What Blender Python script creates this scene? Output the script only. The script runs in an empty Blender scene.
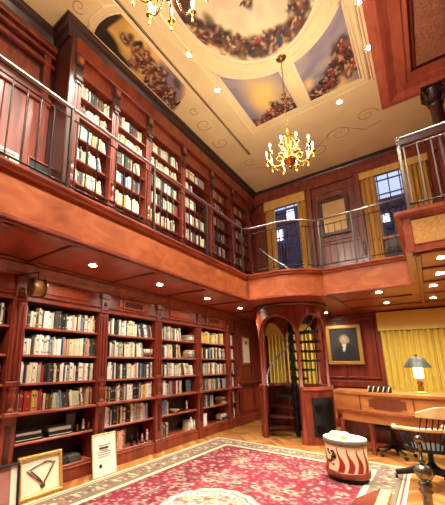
import bpy, bmesh, math, random
import numpy as np
from mathutils import Vector, Matrix
from mathutils.geometry import tessellate_polygon
random.seed(7); rng = np.random.default_rng(7)
PI = math.pi; sin = math.sin; cos = math.cos
COL = bpy.context.scene.collection
H = 1.52

# ------------------------------------------------------------------ camera
F, PX, PY = 321.0, 171.0, 291.5
RM = Matrix(((0.78455, 0.13301, 0.60563), (0.62006, -0.17171, -0.76553), (0.00217, 0.97613, -0.21719)))
cam_d = bpy.data.cameras.new('camera'); cam = bpy.data.objects.new('camera', cam_d); COL.objects.link(cam)
cam_d.sensor_width = 36; cam_d.sensor_fit = 'AUTO'; cam_d.lens = F / 505 * 36
cam_d.shift_x = (222.5 - PX) / 505; cam_d.shift_y = (PY - 252.5) / 505
cam_d.clip_start = 0.05
m4 = RM.to_4x4(); m4.translation = Vector((0, 0, H)); cam.matrix_world = m4
bpy.context.scene.camera = cam
def proj(p):
    c = RM.transposed() @ (Vector(p) - Vector((0, 0, H)))
    if c.z > -0.1: return None
    return PX + F * c.x / -c.z, PY - F * c.y / -c.z, -c.z

# ------------------------------------------------------------------ materials
def lin(c):
    return tuple(((v / 255) / 12.92 if v / 255 <= 0.04045 else ((v / 255 + 0.055) / 1.055) ** 2.4) for v in c)
def nodes(name):
    m = bpy.data.materials.new(name); m.use_nodes = True
    nt = m.node_tree; b = nt.nodes['Principled BSDF']; return m, nt, b
def plain(name, rgb, rough=0.6, metal=0.0, coat=0.0, emit=0, ecol=None, vary=0.0, scale=8):
    m, nt, b = nodes(name); c = lin(rgb)
    b.inputs['Base Color'].default_value = (*c, 1); b.inputs['Roughness'].default_value = rough
    b.inputs['Metallic'].default_value = metal; b.inputs['Coat Weight'].default_value = coat
    b.inputs['Coat Roughness'].default_value = 0.2
    if emit:
        b.inputs['Emission Color'].default_value = (*(ecol or c), 1); b.inputs['Emission Strength'].default_value = emit
    if vary:
        t = nt.nodes.new('ShaderNodeTexCoord'); n = nt.nodes.new('ShaderNodeTexNoise'); n.inputs['Scale'].default_value = scale
        n.inputs['Detail'].default_value = 4
        r = nt.nodes.new('ShaderNodeValToRGB'); e = r.color_ramp.elements
        e[0].position = 0.3; e[1].position = 0.7
        e[0].color = (*[v * (1 - vary) for v in c], 1); e[1].color = (*[min(1, v * (1 + vary)) for v in c], 1)
        nt.links.new(t.outputs['Object'], n.inputs['Vector']); nt.links.new(n.outputs['Fac'], r.inputs['Fac'])
        nt.links.new(r.outputs['Color'], b.inputs['Base Color'])
    return m
def wood(name, dark, light, scale=(1, 1, 1), rough=0.35, coat=0.35, burl=0.0, nscale=6, spec=0.5):
    m, nt, b = nodes(name)
    t = nt.nodes.new('ShaderNodeTexCoord'); mp = nt.nodes.new('ShaderNodeMapping'); mp.inputs['Scale'].default_value = scale
    n = nt.nodes.new('ShaderNodeTexNoise'); n.inputs['Scale'].default_value = nscale; n.inputs['Detail'].default_value = 6
    n.inputs['Distortion'].default_value = 0.6 + burl * 3
    r = nt.nodes.new('ShaderNodeValToRGB'); e = r.color_ramp.elements
    e[0].position = 0.32; e[1].position = 0.68; e[0].color = (*lin(dark), 1); e[1].color = (*lin(light), 1)
    L = nt.links.new
    L(t.outputs['Object'], mp.inputs['Vector']); L(mp.outputs['Vector'], n.inputs['Vector'])
    L(n.outputs['Fac'], r.inputs['Fac']); L(r.outputs['Color'], b.inputs['Base Color'])
    b.inputs['Roughness'].default_value = rough; b.inputs['Coat Weight'].default_value = coat
    b.inputs['Coat Roughness'].default_value = 0.22; b.inputs['Specular IOR Level'].default_value = spec
    return m
def painted(name, rough=0.7, coat=0.0, bump=0.0):
    m, nt, b = nodes(name); a = nt.nodes.new('ShaderNodeAttribute'); a.attribute_name = 'Col'
    nt.links.new(a.outputs['Color'], b.inputs['Base Color']); b.inputs['Roughness'].default_value = rough
    b.inputs['Coat Weight'].default_value = coat
    if bump:
        n = nt.nodes.new('ShaderNodeTexNoise'); n.inputs['Scale'].default_value = 240
        bp = nt.nodes.new('ShaderNodeBump'); bp.inputs['Strength'].default_value = bump; bp.inputs['Distance'].default_value = 0.004
        nt.links.new(n.outputs['Fac'], bp.inputs['Height']); nt.links.new(bp.outputs['Normal'], b.inputs['Normal'])
    return m
M = {}
M['wood'] = wood('mahogany', (98, 34, 22), (142, 58, 36), (1, 1, .25), nscale=7)
M['woodv'] = wood('mahogany_vertical_grain', (90, 30, 20), (144, 58, 38), (1.2, 1.2, .12), nscale=9)
M['wdark'] = wood('mahogany_deep', (52, 14, 10), (78, 22, 15), (1, 1, .4), nscale=8)
M['carved'] = wood('carved_dark_moulding', (24, 9, 8), (70, 28, 20), (1, 1, 1), rough=.45, nscale=45)
M['back'] = plain('bookcase_back_wood', (58, 18, 13), .6, vary=.25)
M['shelf'] = wood('shelf_wood', (136, 60, 42), (180, 94, 68), (1, .3, 1), nscale=9)
M['burl'] = wood('burl_mahogany', (110, 34, 18), (180, 84, 44), (1, 1, 1), burl=1, nscale=16)
M['ledge'] = wood('ledge_wood', (132, 54, 34), (176, 88, 60), (1, .3, 1), nscale=9)
M['fascia'] = wood('gallery_fascia_veneer', (158, 80, 44), (192, 108, 62), (.5, .5, 1), nscale=5, burl=.3)
M['salmon'] = wood('rosy_mahogany', (168, 84, 62), (202, 114, 88), (1, .3, 1), nscale=7)
M['burlgrey'] = wood('waved_burl', (146, 96, 72), (200, 146, 112), (1, 1, 1), burl=2, nscale=5)
M['gold'] = wood('pale_burl_veneer', (196, 140, 70), (226, 178, 104), (1, 1, 1), burl=1, nscale=14)
M['soffit'] = wood('soffit_wood', (122, 48, 30), (166, 76, 46), (.4, 1, 1), nscale=6, coat=.5)
M['deskw'] = wood('desk_honey_mahogany', (156, 90, 42), (190, 124, 66), (.3, 1, 1), nscale=6, coat=.5, rough=.3)
M['deskb'] = wood('desk_burl_inlay', (84, 34, 18), (128, 62, 32), (1, 1, 1), burl=1, nscale=22)
M['maple'] = wood('blond_chair_wood', (206, 172, 116), (232, 204, 146), (.5, 1, 1), nscale=9)
M['iron'] = plain('dark_iron', (26, 20, 18), .4, .6)
M['bronze'] = plain('dark_bronze', (136, 130, 114), .25, .85, vary=.3, scale=30)
M['railmetal'] = plain('polished_rail', (150, 148, 148), .34, .8)
M['black'] = plain('black_lacquer', (10, 9, 9), .75, 0, 0)
M['postdark'] = plain('dark_post', (70, 60, 52), .35, .6)
M['brass'] = plain('brass', (214, 164, 72), .25, 1.0)
M['oldbrass'] = plain('aged_brass', (120, 88, 44), .35, .8, vary=.4, scale=25)
M['ceil'] = plain('ceiling_plaster', (240, 228, 170), .85, vary=.06, scale=2)
M['cream'] = plain('cream_moulding', (246, 230, 186), .7, vary=.04)
M['scroll'] = plain('painted_scroll', (178, 146, 94), .85)
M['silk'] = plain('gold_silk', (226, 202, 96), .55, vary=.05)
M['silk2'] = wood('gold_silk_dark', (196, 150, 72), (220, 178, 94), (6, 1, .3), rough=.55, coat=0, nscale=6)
M['bulb'] = plain('bulb', (255, 236, 190), .4, emit=80, ecol=(1, .86, .6))
M['disc'] = plain('downlight_lens', (255, 240, 200), .4, emit=120, ecol=(1, .9, .68))
M['lampglow'] = plain('lit_lamp_glass', (255, 244, 200), .4, emit=3.0, ecol=(1, .86, .45))
M['shade'] = plain('pewter_shade', (46, 50, 42), .5, .2)
M['paper'] = plain('paper', (240, 232, 208), .85, vary=.05)
M['mat'] = plain('mount_board', (232, 222, 190), .85)
M['goldframe'] = plain('gilt_frame', (206, 160, 84), .35, .55, vary=.15, scale=20)
M['pages'] = plain('book_pages', (220, 204, 168), .9)
M['white'] = plain('white_enamel', (228, 222, 206), .5)
M['drumbody'] = plain('drum_cream', (232, 210, 170), .5, vary=.06)
M['flame'] = plain('drum_flame_red', (158, 38, 30), .5)
M['drumrim'] = plain('drum_rim', (112, 104, 86), .45, vary=.2)
M['amber'] = plain('amber_dial', (150, 106, 56), .4, vary=.3, scale=30)
M['ribbon'] = plain('dark_ribbon', (96, 44, 48), .7)
M['ink'] = plain('ink', (60, 54, 50), .8)
M['silver'] = plain('silver_box', (176, 180, 176), .3, .6)
M['pink'] = plain('pinkish_mount', (170, 112, 98), .8, vary=.1)
M['glass'] = None
gm, nt, b = nodes('window_glass'); b.inputs['Roughness'].default_value = 0.02; b.inputs['Base Color'].default_value = (1, 1, 1, 1)
b.inputs['Transmission Weight'].default_value = 1; b.inputs['IOR'].default_value = 1.05; M['glass'] = gm
M['paint'] = painted('oil_paint'); M['rug'] = painted('rug_wool', .95, 0, .5); M['parquet'] = painted('parquet', .3, .35)
M['mirror'] = plain('aged_mirror', (206, 176, 128), .18, .55, vary=.1, scale=3)
M['bark'] = plain('tree_bark', (46, 36, 44), .9)
M['brickw'] = plain('dusk_building', (82, 66, 82), .9, vary=.25, scale=3)
M['litwin'] = plain('lit_far_window', (250, 250, 255), .5, emit=2.2, ecol=(.75, .82, 1))
M['velvet'] = plain('purple_dusk_screen', (74, 44, 66), .8)

# ------------------------------------------------------------------ mesh builder
class MB:
    def __init__(s): s.v = []; s.f = []; s.mi = []; s.sm = []
    def add(s, vs, fs, mi=0, smooth=False):
        o = len(s.v); s.v += [tuple(p) for p in vs]
        for f in fs: s.f.append([o + i for i in f]); s.mi.append(mi); s.sm.append(smooth)
        return s
    def box(s, x0, x1, y0, y1, z0, z1, mi=0, bev=0.0):
        x0, x1 = min(x0, x1), max(x0, x1); y0, y1 = min(y0, y1), max(y0, y1); z0, z1 = min(z0, z1), max(z0, z1)
        b = min(bev, (x1 - x0) / 3, (y1 - y0) / 3, (z1 - z0) / 3)
        if b <= 0:
            v = [(x0, y0, z0), (x1, y0, z0), (x1, y1, z0), (x0, y1, z0), (x0, y0, z1), (x1, y0, z1), (x1, y1, z1), (x0, y1, z1)]
            return s.add(v, [(0, 3, 2, 1), (4, 5, 6, 7), (0, 1, 5, 4), (1, 2, 6, 5), (2, 3, 7, 6), (3, 0, 4, 7)], mi)
        bm = bmesh.new(); bmesh.ops.create_cube(bm, size=1)
        for q in bm.verts: q.co = Vector(((x0 + x1) / 2 + q.co.x * (x1 - x0), (y0 + y1) / 2 + q.co.y * (y1 - y0), (z0 + z1) / 2 + q.co.z * (z1 - z0)))
        bmesh.ops.bevel(bm, geom=bm.edges[:], offset=b, segments=1, affect='EDGES')
        bm.verts.index_update(); s.add([q.co[:] for q in bm.verts], [[q.index for q in f.verts] for f in bm.faces], mi); bm.free()
        return s
    def lathe(s, prof, c=(0, 0, 0), seg=20, mi=0, axis='z', a0=0, a1=2 * PI, sx=1, sy=1):
        full = abs(a1 - a0 - 2 * PI) < 1e-6; n = seg if full else seg + 1; vs = []
        for (r, z) in prof:
            for k in range(n):
                a = a0 + (a1 - a0) * k / seg; x, y = r * cos(a) * sx, r * sin(a) * sy
                p = (x, y, z) if axis == 'z' else ((z, x, y) if axis == 'x' else (y, z, x))
                vs.append((c[0] + p[0], c[1] + p[1], c[2] + p[2]))
        fs = []
        for i in range(len(prof) - 1):
            for k in range(seg):
                k2 = (k + 1) % n; fs.append((i * n + k, i * n + k2, (i + 1) * n + k2, (i + 1) * n + k))
        s.add(vs, fs, mi, True)
        if full:
            for i in (0, len(prof) - 1):
                if prof[i][0] > 1e-4:
                    ring = list(range(i * n, i * n + n)); s.add([vs[q] for q in ring], [list(range(n)) if i else list(range(n))[::-1]], mi)
        return s
    def cyl(s, c, r, h, mi=0, seg=16, axis='z'):
        return s.lathe([(r, 0), (r, h)], c, seg, mi, axis)
    def tube(s, pts, r, mi=0, seg=8, closed=False):
        pts = [Vector(p) for p in pts]; n = len(pts); rings = []; up = None
        for i, p in enumerate(pts):
            if closed: t = pts[(i + 1) % n] - pts[i - 1]
            else: t = pts[min(i + 1, n - 1)] - pts[max(i - 1, 0)]
            t.normalize()
            if up is None:
                up = Vector((0, 0, 1)) if abs(t.z) < .9 else Vector((1, 0, 0))
            a = t.cross(up).normalized() if t.cross(up).length > 1e-4 else t.orthogonal().normalized(); b2 = a.cross(t).normalized(); up = b2
            rr = r[i] if isinstance(r, (list, tuple)) else r
            rings.append([p + a * rr * cos(2 * PI * k / seg) + b2 * rr * sin(2 * PI * k / seg) for k in range(seg)])
        vs = [tuple(q) for ring in rings for q in ring]; fs = []
        for i in range(n if closed else n - 1):
            j = (i + 1) % n
            for k in range(seg): fs.append((i * seg + k, i * seg + (k + 1) % seg, j * seg + (k + 1) % seg, j * seg + k))
        if not closed: fs += [list(range(seg))[::-1], [(n - 1) * seg + k for k in range(seg)]]
        return s.add(vs, fs, mi, True)
    def ball(s, c, r, mi=0, seg=14, sz=1):
        k = 8; return s.lathe([(max(1e-5, r * sin(PI * i / k)), -r * cos(PI * i / k) * sz) for i in range(k + 1)], c, seg, mi)
    def sweep(s, path, prof, mi=0, closed_prof=True, closed=False):
        # path: (x, y); prof: (offset to the right of travel, z)
        n = len(path); P = [Vector((p[0], p[1])) for p in path]; offs = []
        for i in range(n):
            if closed: d0 = (P[i] - P[i - 1]).normalized(); d1 = (P[(i + 1) % n] - P[i]).normalized()
            else:
                d0 = (P[i] - P[i - 1]).normalized() if i else None; d1 = (P[i + 1] - P[i]).normalized() if i < n - 1 else None
                d0 = d0 or d1; d1 = d1 or d0
            n0 = Vector((d0.y, -d0.x)); n1 = Vector((d1.y, -d1.x)); m_ = (n0 + n1); m_ = m_ / max(.2, m_.dot(n0)) if m_.length > 1e-5 else n0
            offs.append(m_)
        m = len(prof); vs = [(P[i].x + offs[i].x * o, P[i].y + offs[i].y * o, z) for i in range(n) for (o, z) in prof]; fs = []
        for i in range(n if closed else n - 1):
            j = (i + 1) % n
            for k in range(m if closed_prof else m - 1):
                k2 = (k + 1) % m; fs.append((i * m + k, j * m + k, j * m + k2, i * m + k2))
        if not closed and closed_prof: fs += [list(range(m)), [(n - 1) * m + k for k in range(m)][::-1]]
        return s.add(vs, fs, mi)
    def prism(s, poly, z0, z1, mi=0):
        n = len(poly); vs = [(x, y, z0) for x, y in poly] + [(x, y, z1) for x, y in poly]
        tris = tessellate_polygon([[Vector((x, y, 0)) for x, y in poly]])
        fs = [tuple(t) for t in tris] + [tuple(n + i for i in t[::-1]) for t in tris]
        fs += [(i, (i + 1) % n, n + (i + 1) % n, n + i) for i in range(n)]
        return s.add(vs, fs, mi)
    def arcwall(s, c, r0, r1, a0, a1, lo, hi, N=24, mi=0):
        vs = []
        for k in range(N + 1):
            u = k / N; a = a0 + (a1 - a0) * u; l, h_ = lo(u), hi(u)
            for (r, z) in ((r1, l), (r1, h_), (r0, h_), (r0, l)): vs.append((c[0] + r * cos(a), c[1] + r * sin(a), z))
        fs = []
        for k in range(N):
            for q in range(4): fs.append((k * 4 + q, (k + 1) * 4 + q, (k + 1) * 4 + (q + 1) % 4, k * 4 + (q + 1) % 4))
        fs += [(0, 1, 2, 3), (N * 4 + 3, N * 4 + 2, N * 4 + 1, N * 4)]
        return s.add(vs, fs, mi)
    def xf(s, fn):
        s.v = [tuple(fn(Vector(p))) for p in s.v]; return s
    def build(s, name, mats, parent=None, origin=None, fix=True):
        if not isinstance(mats, (list, tuple)): mats = [mats]
        me = bpy.data.meshes.new(name)
        root = parent
        while root is not None and root.parent is not None: root = root.parent
        if root is not None: o = Vector(root['_o'])
        elif origin is not None: o = Vector(origin)
        else:
            a = np.array(s.v); o = Vector(((a[:, 0].min() + a[:, 0].max()) / 2, (a[:, 1].min() + a[:, 1].max()) / 2, a[:, 2].min()))
        me.from_pydata([(p[0] - o.x, p[1] - o.y, p[2] - o.z) for p in s.v], [], s.f)
        for m in mats: me.materials.append(M[m])
        me.polygons.foreach_set('material_index', s.mi); me.polygons.foreach_set('use_smooth', s.sm)
        if fix:
            bm = bmesh.new(); bm.from_mesh(me); bmesh.ops.recalc_face_normals(bm, faces=bm.faces[:]); bm.to_mesh(me); bm.free()
        me.update()
        ob = bpy.data.objects.new(name, me); COL.objects.link(ob)
        if parent is None: ob.location = o; ob['_o'] = tuple(o)
        else: ob.parent = parent
        return ob
def tag(o, label=None, cat=None, group=None, kind=None):
    if label: o['label'] = label
    if cat: o['category'] = cat
    if group: o['group'] = group
    if kind: o['kind'] = kind
    return o
def thing(name, loc, label, cat, group=None):
    o = bpy.data.objects.new(name, None); COL.objects.link(o); o.location = loc; o['_o'] = tuple(loc); o.empty_display_size = .1
    return tag(o, label, cat, group)
def struct(mb, name, mats, parent=None, **k):
    o = mb.build(name, mats, parent, **k)
    if parent is None: o['kind'] = 'structure'
    return o
def copy_tree(o, loc=None, label=None, parent=None, rz=None):
    c = o.copy(); COL.objects.link(c)
    if parent: c.parent = parent
    if loc is not None: c.location = loc
    if rz is not None: c.rotation_euler = (0, 0, rz)
    if label: c['label'] = label
    for ch in [q for q in o.children]: copy_tree(ch, parent=c)
    return c

# ------------------------------------------------------------------ painted canvases
def canvas(w, h, base): 
    a = np.zeros((h, w, 3)); a[:] = lin(base); return a
def blob(a, cx, cy, rx, ry, ang, rgb, soft=.18, op=1.0):
    h, w, _ = a.shape; R = max(rx, ry) * 1.4 + 2
    x0, x1, y0, y1 = int(max(0, cx - R)), int(min(w, cx + R)), int(max(0, cy - R)), int(min(h, cy + R))
    if x1 <= x0 or y1 <= y0: return
    yy, xx = np.mgrid[y0:y1, x0:x1]; dx = xx - cx; dy = yy - cy
    u = (dx * cos(ang) + dy * sin(ang)) / rx; v = (-dx * sin(ang) + dy * cos(ang)) / ry
    d = np.sqrt(u * u + v * v); k = np.clip((1 + soft - d) / (2 * soft), 0, 1)[..., None] * op
    a[y0:y1, x0:x1] = a[y0:y1, x0:x1] * (1 - k) + np.array(lin(rgb)) * k
FIG = [(60, 34, 30), (44, 28, 28), (120, 46, 38), (188, 146, 106), (206, 170, 128), (88, 60, 44), (150, 104, 70), (52, 60, 86), (150, 62, 48), (214, 190, 150), (36, 26, 24), (128, 92, 60)]
def crowd(a, pts, size, n, seed=1):
    g = random.Random(seed)
    for (cx, cy, sp) in pts:
        for k in range(max(2, n // 2)):
            blob(a, cx + g.gauss(0, sp * .8), cy + g.gauss(0, sp * .55), size * g.uniform(.8, 1.8), size * g.uniform(.5, 1.0), g.uniform(0, PI), g.choice([(50, 32, 28), (70, 44, 34), (96, 66, 46), (60, 40, 40)]), .4, .8)
        for k in range(n):
            x, y = cx + g.gauss(0, sp), cy + g.gauss(0, sp * .6)
            blob(a, x, y, size * g.uniform(.35, .8), size * g.uniform(.2, .4), g.uniform(-1, 2.2), g.choice(FIG), .35)
            if g.random() < .5: blob(a, x, y - size * .6, size * .2, size * .22, 0, (220, 176, 136), .3)
def grid_paint(name, U, V, posf, uvf, img, parent=None, mat='paint', origin=None):
    vs = []; cols = []
    h, w, _ = img.shape
    for j in range(V + 1):
        for i in range(U + 1):
            u, v = i / U, j / V; vs.append(posf(u, v)); x, y = uvf(u, v)
            cols.append(img[min(h - 1, max(0, int(y * (h - 1) + .5))), min(w - 1, max(0, int(x * (w - 1) + .5)))])
    fs = [(j * (U + 1) + i, j * (U + 1) + i + 1, (j + 1) * (U + 1) + i + 1, (j + 1) * (U + 1) + i) for j in range(V) for i in range(U)]
    mb = MB(); mb.add(vs, fs, 0, False); o = mb.build(name, [mat], parent, origin=origin)
    at = o.data.color_attributes.new('Col', 'FLOAT_COLOR', 'POINT')
    c4 = np.ones((len(vs), 4), dtype=np.float32); c4[:, :3] = np.array(cols); at.data.foreach_set('color', c4.ravel())
    return o

# ================================================================== SETTING
XW, XR, YF, YB, ZC = -4.37, 3.4, -2.6, 9.3, 7.0
# floor: herringbone parquet, one mesh
def make_floor():
    W_, n = .075, 6; c, s = cos(PI / 4), sin(PI / 4); vs = []; fs = []; cols = []
    g = random.Random(3)
    tones = [(186, 120, 62), (204, 142, 78), (172, 104, 52), (214, 156, 90), (194, 128, 66)]
    for i in range(-190, 190):
        for j in range(-20, 20):
            for (x, y, w, h) in ((i, i + 2 * n * j, n, 1), (i - 1, i + 2 * n * j, 1, n)):
                q = [(x, y), (x + w, y), (x + w, y + h), (x, y + h)]
                e = .03; q = [(x + e, y + e), (x + w - e, y + e), (x + w - e, y + h - e), (x + e, y + h - e)]
                P = [((a * c - b_ * s) * W_ - .5, (a * s + b_ * c) * W_ + 4) for a, b_ in q]
                if min(p[0] for p in P) < XW or max(p[0] for p in P) > 2.6 or min(p[1] for p in P) < .2 or max(p[1] for p in P) > YB: continue
                o = len(vs); vs += [(p[0], p[1], 0) for p in P]; fs.append((o, o + 1, o + 2, o + 3))
                t = lin(g.choice(tones)); k = g.uniform(.85, 1.12); cols += [(t[0] * k, t[1] * k, t[2] * k, 1)] * 4
    o = len(vs); vs += [(XW, YF, -.004), (XR, YF, -.004), (XR, YB + .1, -.004), (XW, YB + .1, -.004)]; fs.append((o, o + 1, o + 2, o + 3)); cols += [(*lin((128, 78, 40)), 1)] * 4
    vs += [(XW, YF, -.15), (XR, YF, -.15), (XR, YB + .1, -.15), (XW, YB + .1, -.15)]
    fs += [(o + 4, o + 7, o + 6, o + 5), (o, o + 1, o + 5, o + 4), (o + 1, o + 2, o + 6, o + 5), (o + 2, o + 3, o + 7, o + 6), (o + 3, o, o + 4, o + 7)]; cols += [(.2, .1, .05, 1)] * 4
    mb = MB(); mb.add(vs, fs); ob = mb.build('floor', ['parquet'], origin=(0, 0, 0), fix=False)
    at = ob.data.color_attributes.new('Col', 'FLOAT_COLOR', 'POINT'); at.data.foreach_set('color', np.array(cols, dtype=np.float32).ravel())
    ob['kind'] = 'structure'
make_floor()
# ceiling
struct(MB().box(XW, XR, YF, YB + .1, ZC, ZC + .1), 'ceiling', ['ceil'], origin=(0, 0, ZC))
# walls
struct(MB().box(XW - .1, XW, YF, YB + .1, 0, ZC), 'wall_left', ['wdark'])
struct(MB().box(XR, XR + .1, YF, YB + .1, 0, ZC), 'wall_right', ['wood'])
struct(MB().box(XW, XR, YF - .1, YF, 0, ZC), 'wall_front', ['wood'])
# upper windows openings on back wall: (x0,x1,z0,z1)
OP = [(-3.42, -2.36, 3.7, 6.45), (-.72, .48, 4.62, 6.6)]
w = MB(); xs = XW
for (a, b_, z0, z1) in OP:
    w.box(xs, a, YB, YB + .12, 0, ZC); w.box(a, b_, YB, YB + .12, 0, z0); w.box(a, b_, YB, YB + .12, z1, ZC); xs = b_
w.box(xs, XR, YB, YB + .12, 0, ZC)
struct(w, 'wall_back', ['woodv'])
# back wall panelling (frames)
def panel(mb, x0, x1, z0, z1, y, d=.03, fr=.05, mi=0, mp=1):
    mb.box(x0, x1, y - d, y, z0, z0 + fr, mi, .008); mb.box(x0, x1, y - d, y, z1 - fr, z1, mi, .008)
    mb.box(x0, x0 + fr, y - d, y, z0 + fr, z1 - fr, mi, .008); mb.box(x1 - fr, x1, y - d, y, z0 + fr, z1 - fr, mi, .008)
    mb.box(x0 + fr, x1 - fr, y - .008, y, z0 + fr, z1 - fr, mp)
t1 = MB()
for (a, b_) in ((-2.28, -1.7), (-1.66, -.98), (-4.3, -3.75)):
    panel(t1, a, b_, 1.15, 2.65, YB); panel(t1, a, b_, .18, .92, YB)
panel(t1, 1.2, 2.2, .18, 2.6, YB)
t1.box(-2.3, -.93, YB - .05, YB, .95, 1.1, 0, .01)
for x in (-2.32, -.96): t1.box(x, x + .1, YB - .06, YB, 0, 2.75, 0, .01)
struct(t1, 'trim_1', ['wood', 'woodv'])
t2 = MB()
panel(t2, -2.1, -1.02, 3.35, 4.75, YB); panel(t2, -2.1, -1.02, 4.8, 6.3, YB); panel(t2, .72, 2.2, 3.35, 6.3, YB); panel(t2, -4.3, -3.62, 3.35, 6.3, YB)
for x in (-2.22, -.98, .6): t2.box(x, x + .11, YB - .09, YB, 3.23, 6.55, 0, .01)
struct(t2, 'trim_2', ['wood', 'woodv'])
# crown mouldings (carved dark) around the room and wood frieze below on back wall
crown = [(0, 6.72), (.03, 6.72), (.05, 6.8), (.1, 6.86), (.12, 6.93), (.16, 6.95), (.16, 6.999), (0, 6.999)]
mb = MB().sweep([(XW, YF), (XW, 2.28), (-3.93, 2.28), (-3.93, YB + .11), (XR, YB + .11)], crown); struct(mb, 'trim_3', ['carved'])
mb = MB().box(-3.9, XR, YB - .07, YB, 6.56, 6.74, 0, .015).box(-3.9, XR, YB - .1, YB, 6.5, 6.56, 0, .012); struct(mb, 'trim_4', ['wood'])
# upper left recessed panelled wall
mb = MB()
for k in range(5):
    y = 2.28 - .36 * (k + 1); mb.box(XW, XW + .03, y + .006, y + .354, 3.35, 5.55, 1, .004)
for (z0, z1, d) in ((5.55, 5.72, .07), (6.3, 6.38, .08), (6.5, 6.56, .09), (6.62, 6.73, .12)): mb.box(XW, XW + d, YF, 2.28, z0, z1, 0, .015)
for y in (2.1, .55): mb.box(XW, XW + .06, y, y + .12, 3.3, 6.5, 0, .01)
mb.box(XW, XW + .035, .7, 2.05, 5.85, 6.18, 1, .02)
mb.box(XW, XW + .06, YF, 2.28, 3.23, 3.4, 0, .01)
struct(mb, 'trim_5', ['wood', 'woodv'])
# gallery slab + soffit
arc = [(-2.2 + .92 * cos(a), 6.85 + .92 * sin(a)) for a in [(-92 + k * 62 / 9) * PI / 180 for k in range(10)]]
FR = [(-2.72, 5.9)] + arc + [(-1.34, 6.37), (-.03, 6.3), (-.03, 4.41), (XR, 4.41)]
poly = [(XW, YF), (-2.72, YF)] + FR + [(XR, YB), (XW, YB)]
SC = (-2.4, 7.4)
def poly_hole(mb, outer, hole, z0, z1):
    bm = bmesh.new(); o = [bm.verts.new((x, y, z0)) for x, y in outer]; hh = [bm.verts.new((x, y, z0)) for x, y in hole]
    ed = [bm.edges.new((o[i], o[(i + 1) % len(o)])) for i in range(len(o))] + [bm.edges.new((hh[i], hh[(i + 1) % len(hh)])) for i in range(len(hh))]
    bmesh.ops.triangle_fill(bm, edges=ed, use_beauty=True); bm.verts.index_update()
    vs = [v.co[:] for v in bm.verts]; fs = [[v.index for v in f.verts] for f in bm.faces]; bm.free()
    mb.add(vs, fs); mb.add([(x, y, z1) for x, y, z in vs], [f[::-1] for f in fs])
    for L in (outer, hole):
        n = len(L); mb.add([(x, y, z0) for x, y in L] + [(x, y, z1) for x, y in L], [(i, (i + 1) % n, n + (i + 1) % n, n + i) for i in range(n)])
    return mb
hole = [(SC[0] + .62 * cos(k * PI / 10), SC[1] + .62 * sin(k * PI / 10)) for k in range(20)]
struct(poly_hole(MB(), poly, hole, 2.76, 3.21), 'floor_gallery', ['soffit'])
# soffit battens
mb = MB()
for y in (1.2, 1.94, 3.29, 4.62, 5.98, 7.33): mb.box(-3.82, -2.78, y - .05, y + .05, 2.735, 2.76, 0, .008)
mb.box(-2.84, -2.76, YF, 5.85, 2.735, 2.76, 0, .008); mb.box(-3.85, -3.76, YF, 7.9, 2.735, 2.76, 0, .008)
for (a, b_, c_, d_) in ((-1.3, -.1, 6.28, 6.36), (-1.3, -.1, 7.25, 7.33), (-1.35, 3.3, 8.3, 8.38), (0, 3.3, 4.5, 4.58), (.08, 3.3, 5.3, 5.38), (.08, 3.3, 6.2, 6.28), (.08, 3.3, 7.25, 7.33)): mb.box(a, b_, c_, d_, 2.735, 2.76, 0, .008)
mb.box(.02, .08, 4.5, 8.3, 2.735, 2.76, 0, .008); mb.box(.45, .51, 4.5, 8.3, 2.735, 2.76, 0, .008); mb.box(-1.35, -1.27, 6.28, YB, 2.735, 2.76, 0, .008)
struct(mb, 'trim_6', ['wood'])
# fascia boards with cap mouldings
def fasc(path, mat, name):
    mb = MB(); mb.sweep(path, [(0, 2.78), (.02, 2.78), (.02, 3.17), (0, 3.17)], 0)
    mb.sweep(path, [(0, 3.17), (.05, 3.17), (.06, 3.19), (.04, 3.205), (.07, 3.23), (.07, 3.25), (-.12, 3.25), (-.12, 3.21), (0, 3.21)], 1)
    mb.sweep(path, [(0, 2.74), (.035, 2.74), (.035, 2.775), (.02, 2.785), (0, 2.785)], 1)
    return struct(mb, name, [mat, 'ledge'])
fasc([(-2.72, YF), (-2.72, 5.9)], 'fascia', 'trim_7'); fasc(FR[:13], 'fascia', 'trim_8')
mb = MB(); P_ = [(-.03, 6.3), (-.03, 4.41), (XR, 4.41)]
mb.sweep(P_, [(0, 2.75), (.03, 2.75), (.03, 2.8), (.015, 2.8), (.015, 3.14), (.03, 3.14), (.03, 3.17), (.08, 3.2), (.08, 3.24), (-.14, 3.24), (-.14, 3.2), (0, 3.2)], 0)
mb.box(.03, 2.2, 4.385, 4.4, 2.83, 3.12, 1, .006); mb.box(-.035, .035, 4.37, 4.41, 2.75, 3.15, 0, .005)
struct(mb, 'trim_9', ['ledge', 'gold'])
struct(MB().box(XW + .01, XW + .05, YF, .5, 0, .16, 0, .01).box(-4.3, 3.3, YB - .04, YB, 0, .16, 0, .01), 'baseboard_back', ['wood'])
# left wall end section after the bookcases
mb = MB().box(XW, -3.96, 7.85, YB, 0, 2.76)
mb.box(-3.96, -3.93, 7.85, 8.0, 0, 2.6, 0, .008).box(-3.96, -3.93, 8.62, 8.75, 0, 2.6, 0, .008)
mb.box(-3.96, -3.945, 8.0, 8.62, .3, .85, 1, .006).box(-3.96, -3.945, 8.8, 9.2, .3, .85, 1, .006)
mb.box(-3.96, -3.87, 7.85, YB, .98, 1.06, 0, .02).box(-3.96, -3.9, 7.85, YB, 1.06, 1.1, 0, .01).box(-3.96, -3.9, 7.85, YB, 0, .2, 0, .015).box(-3.96, -3.86, 7.85, YB, 2.62, 2.75, 0, .02)
struct(mb, 'trim_10', ['wood', 'burl'])
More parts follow.
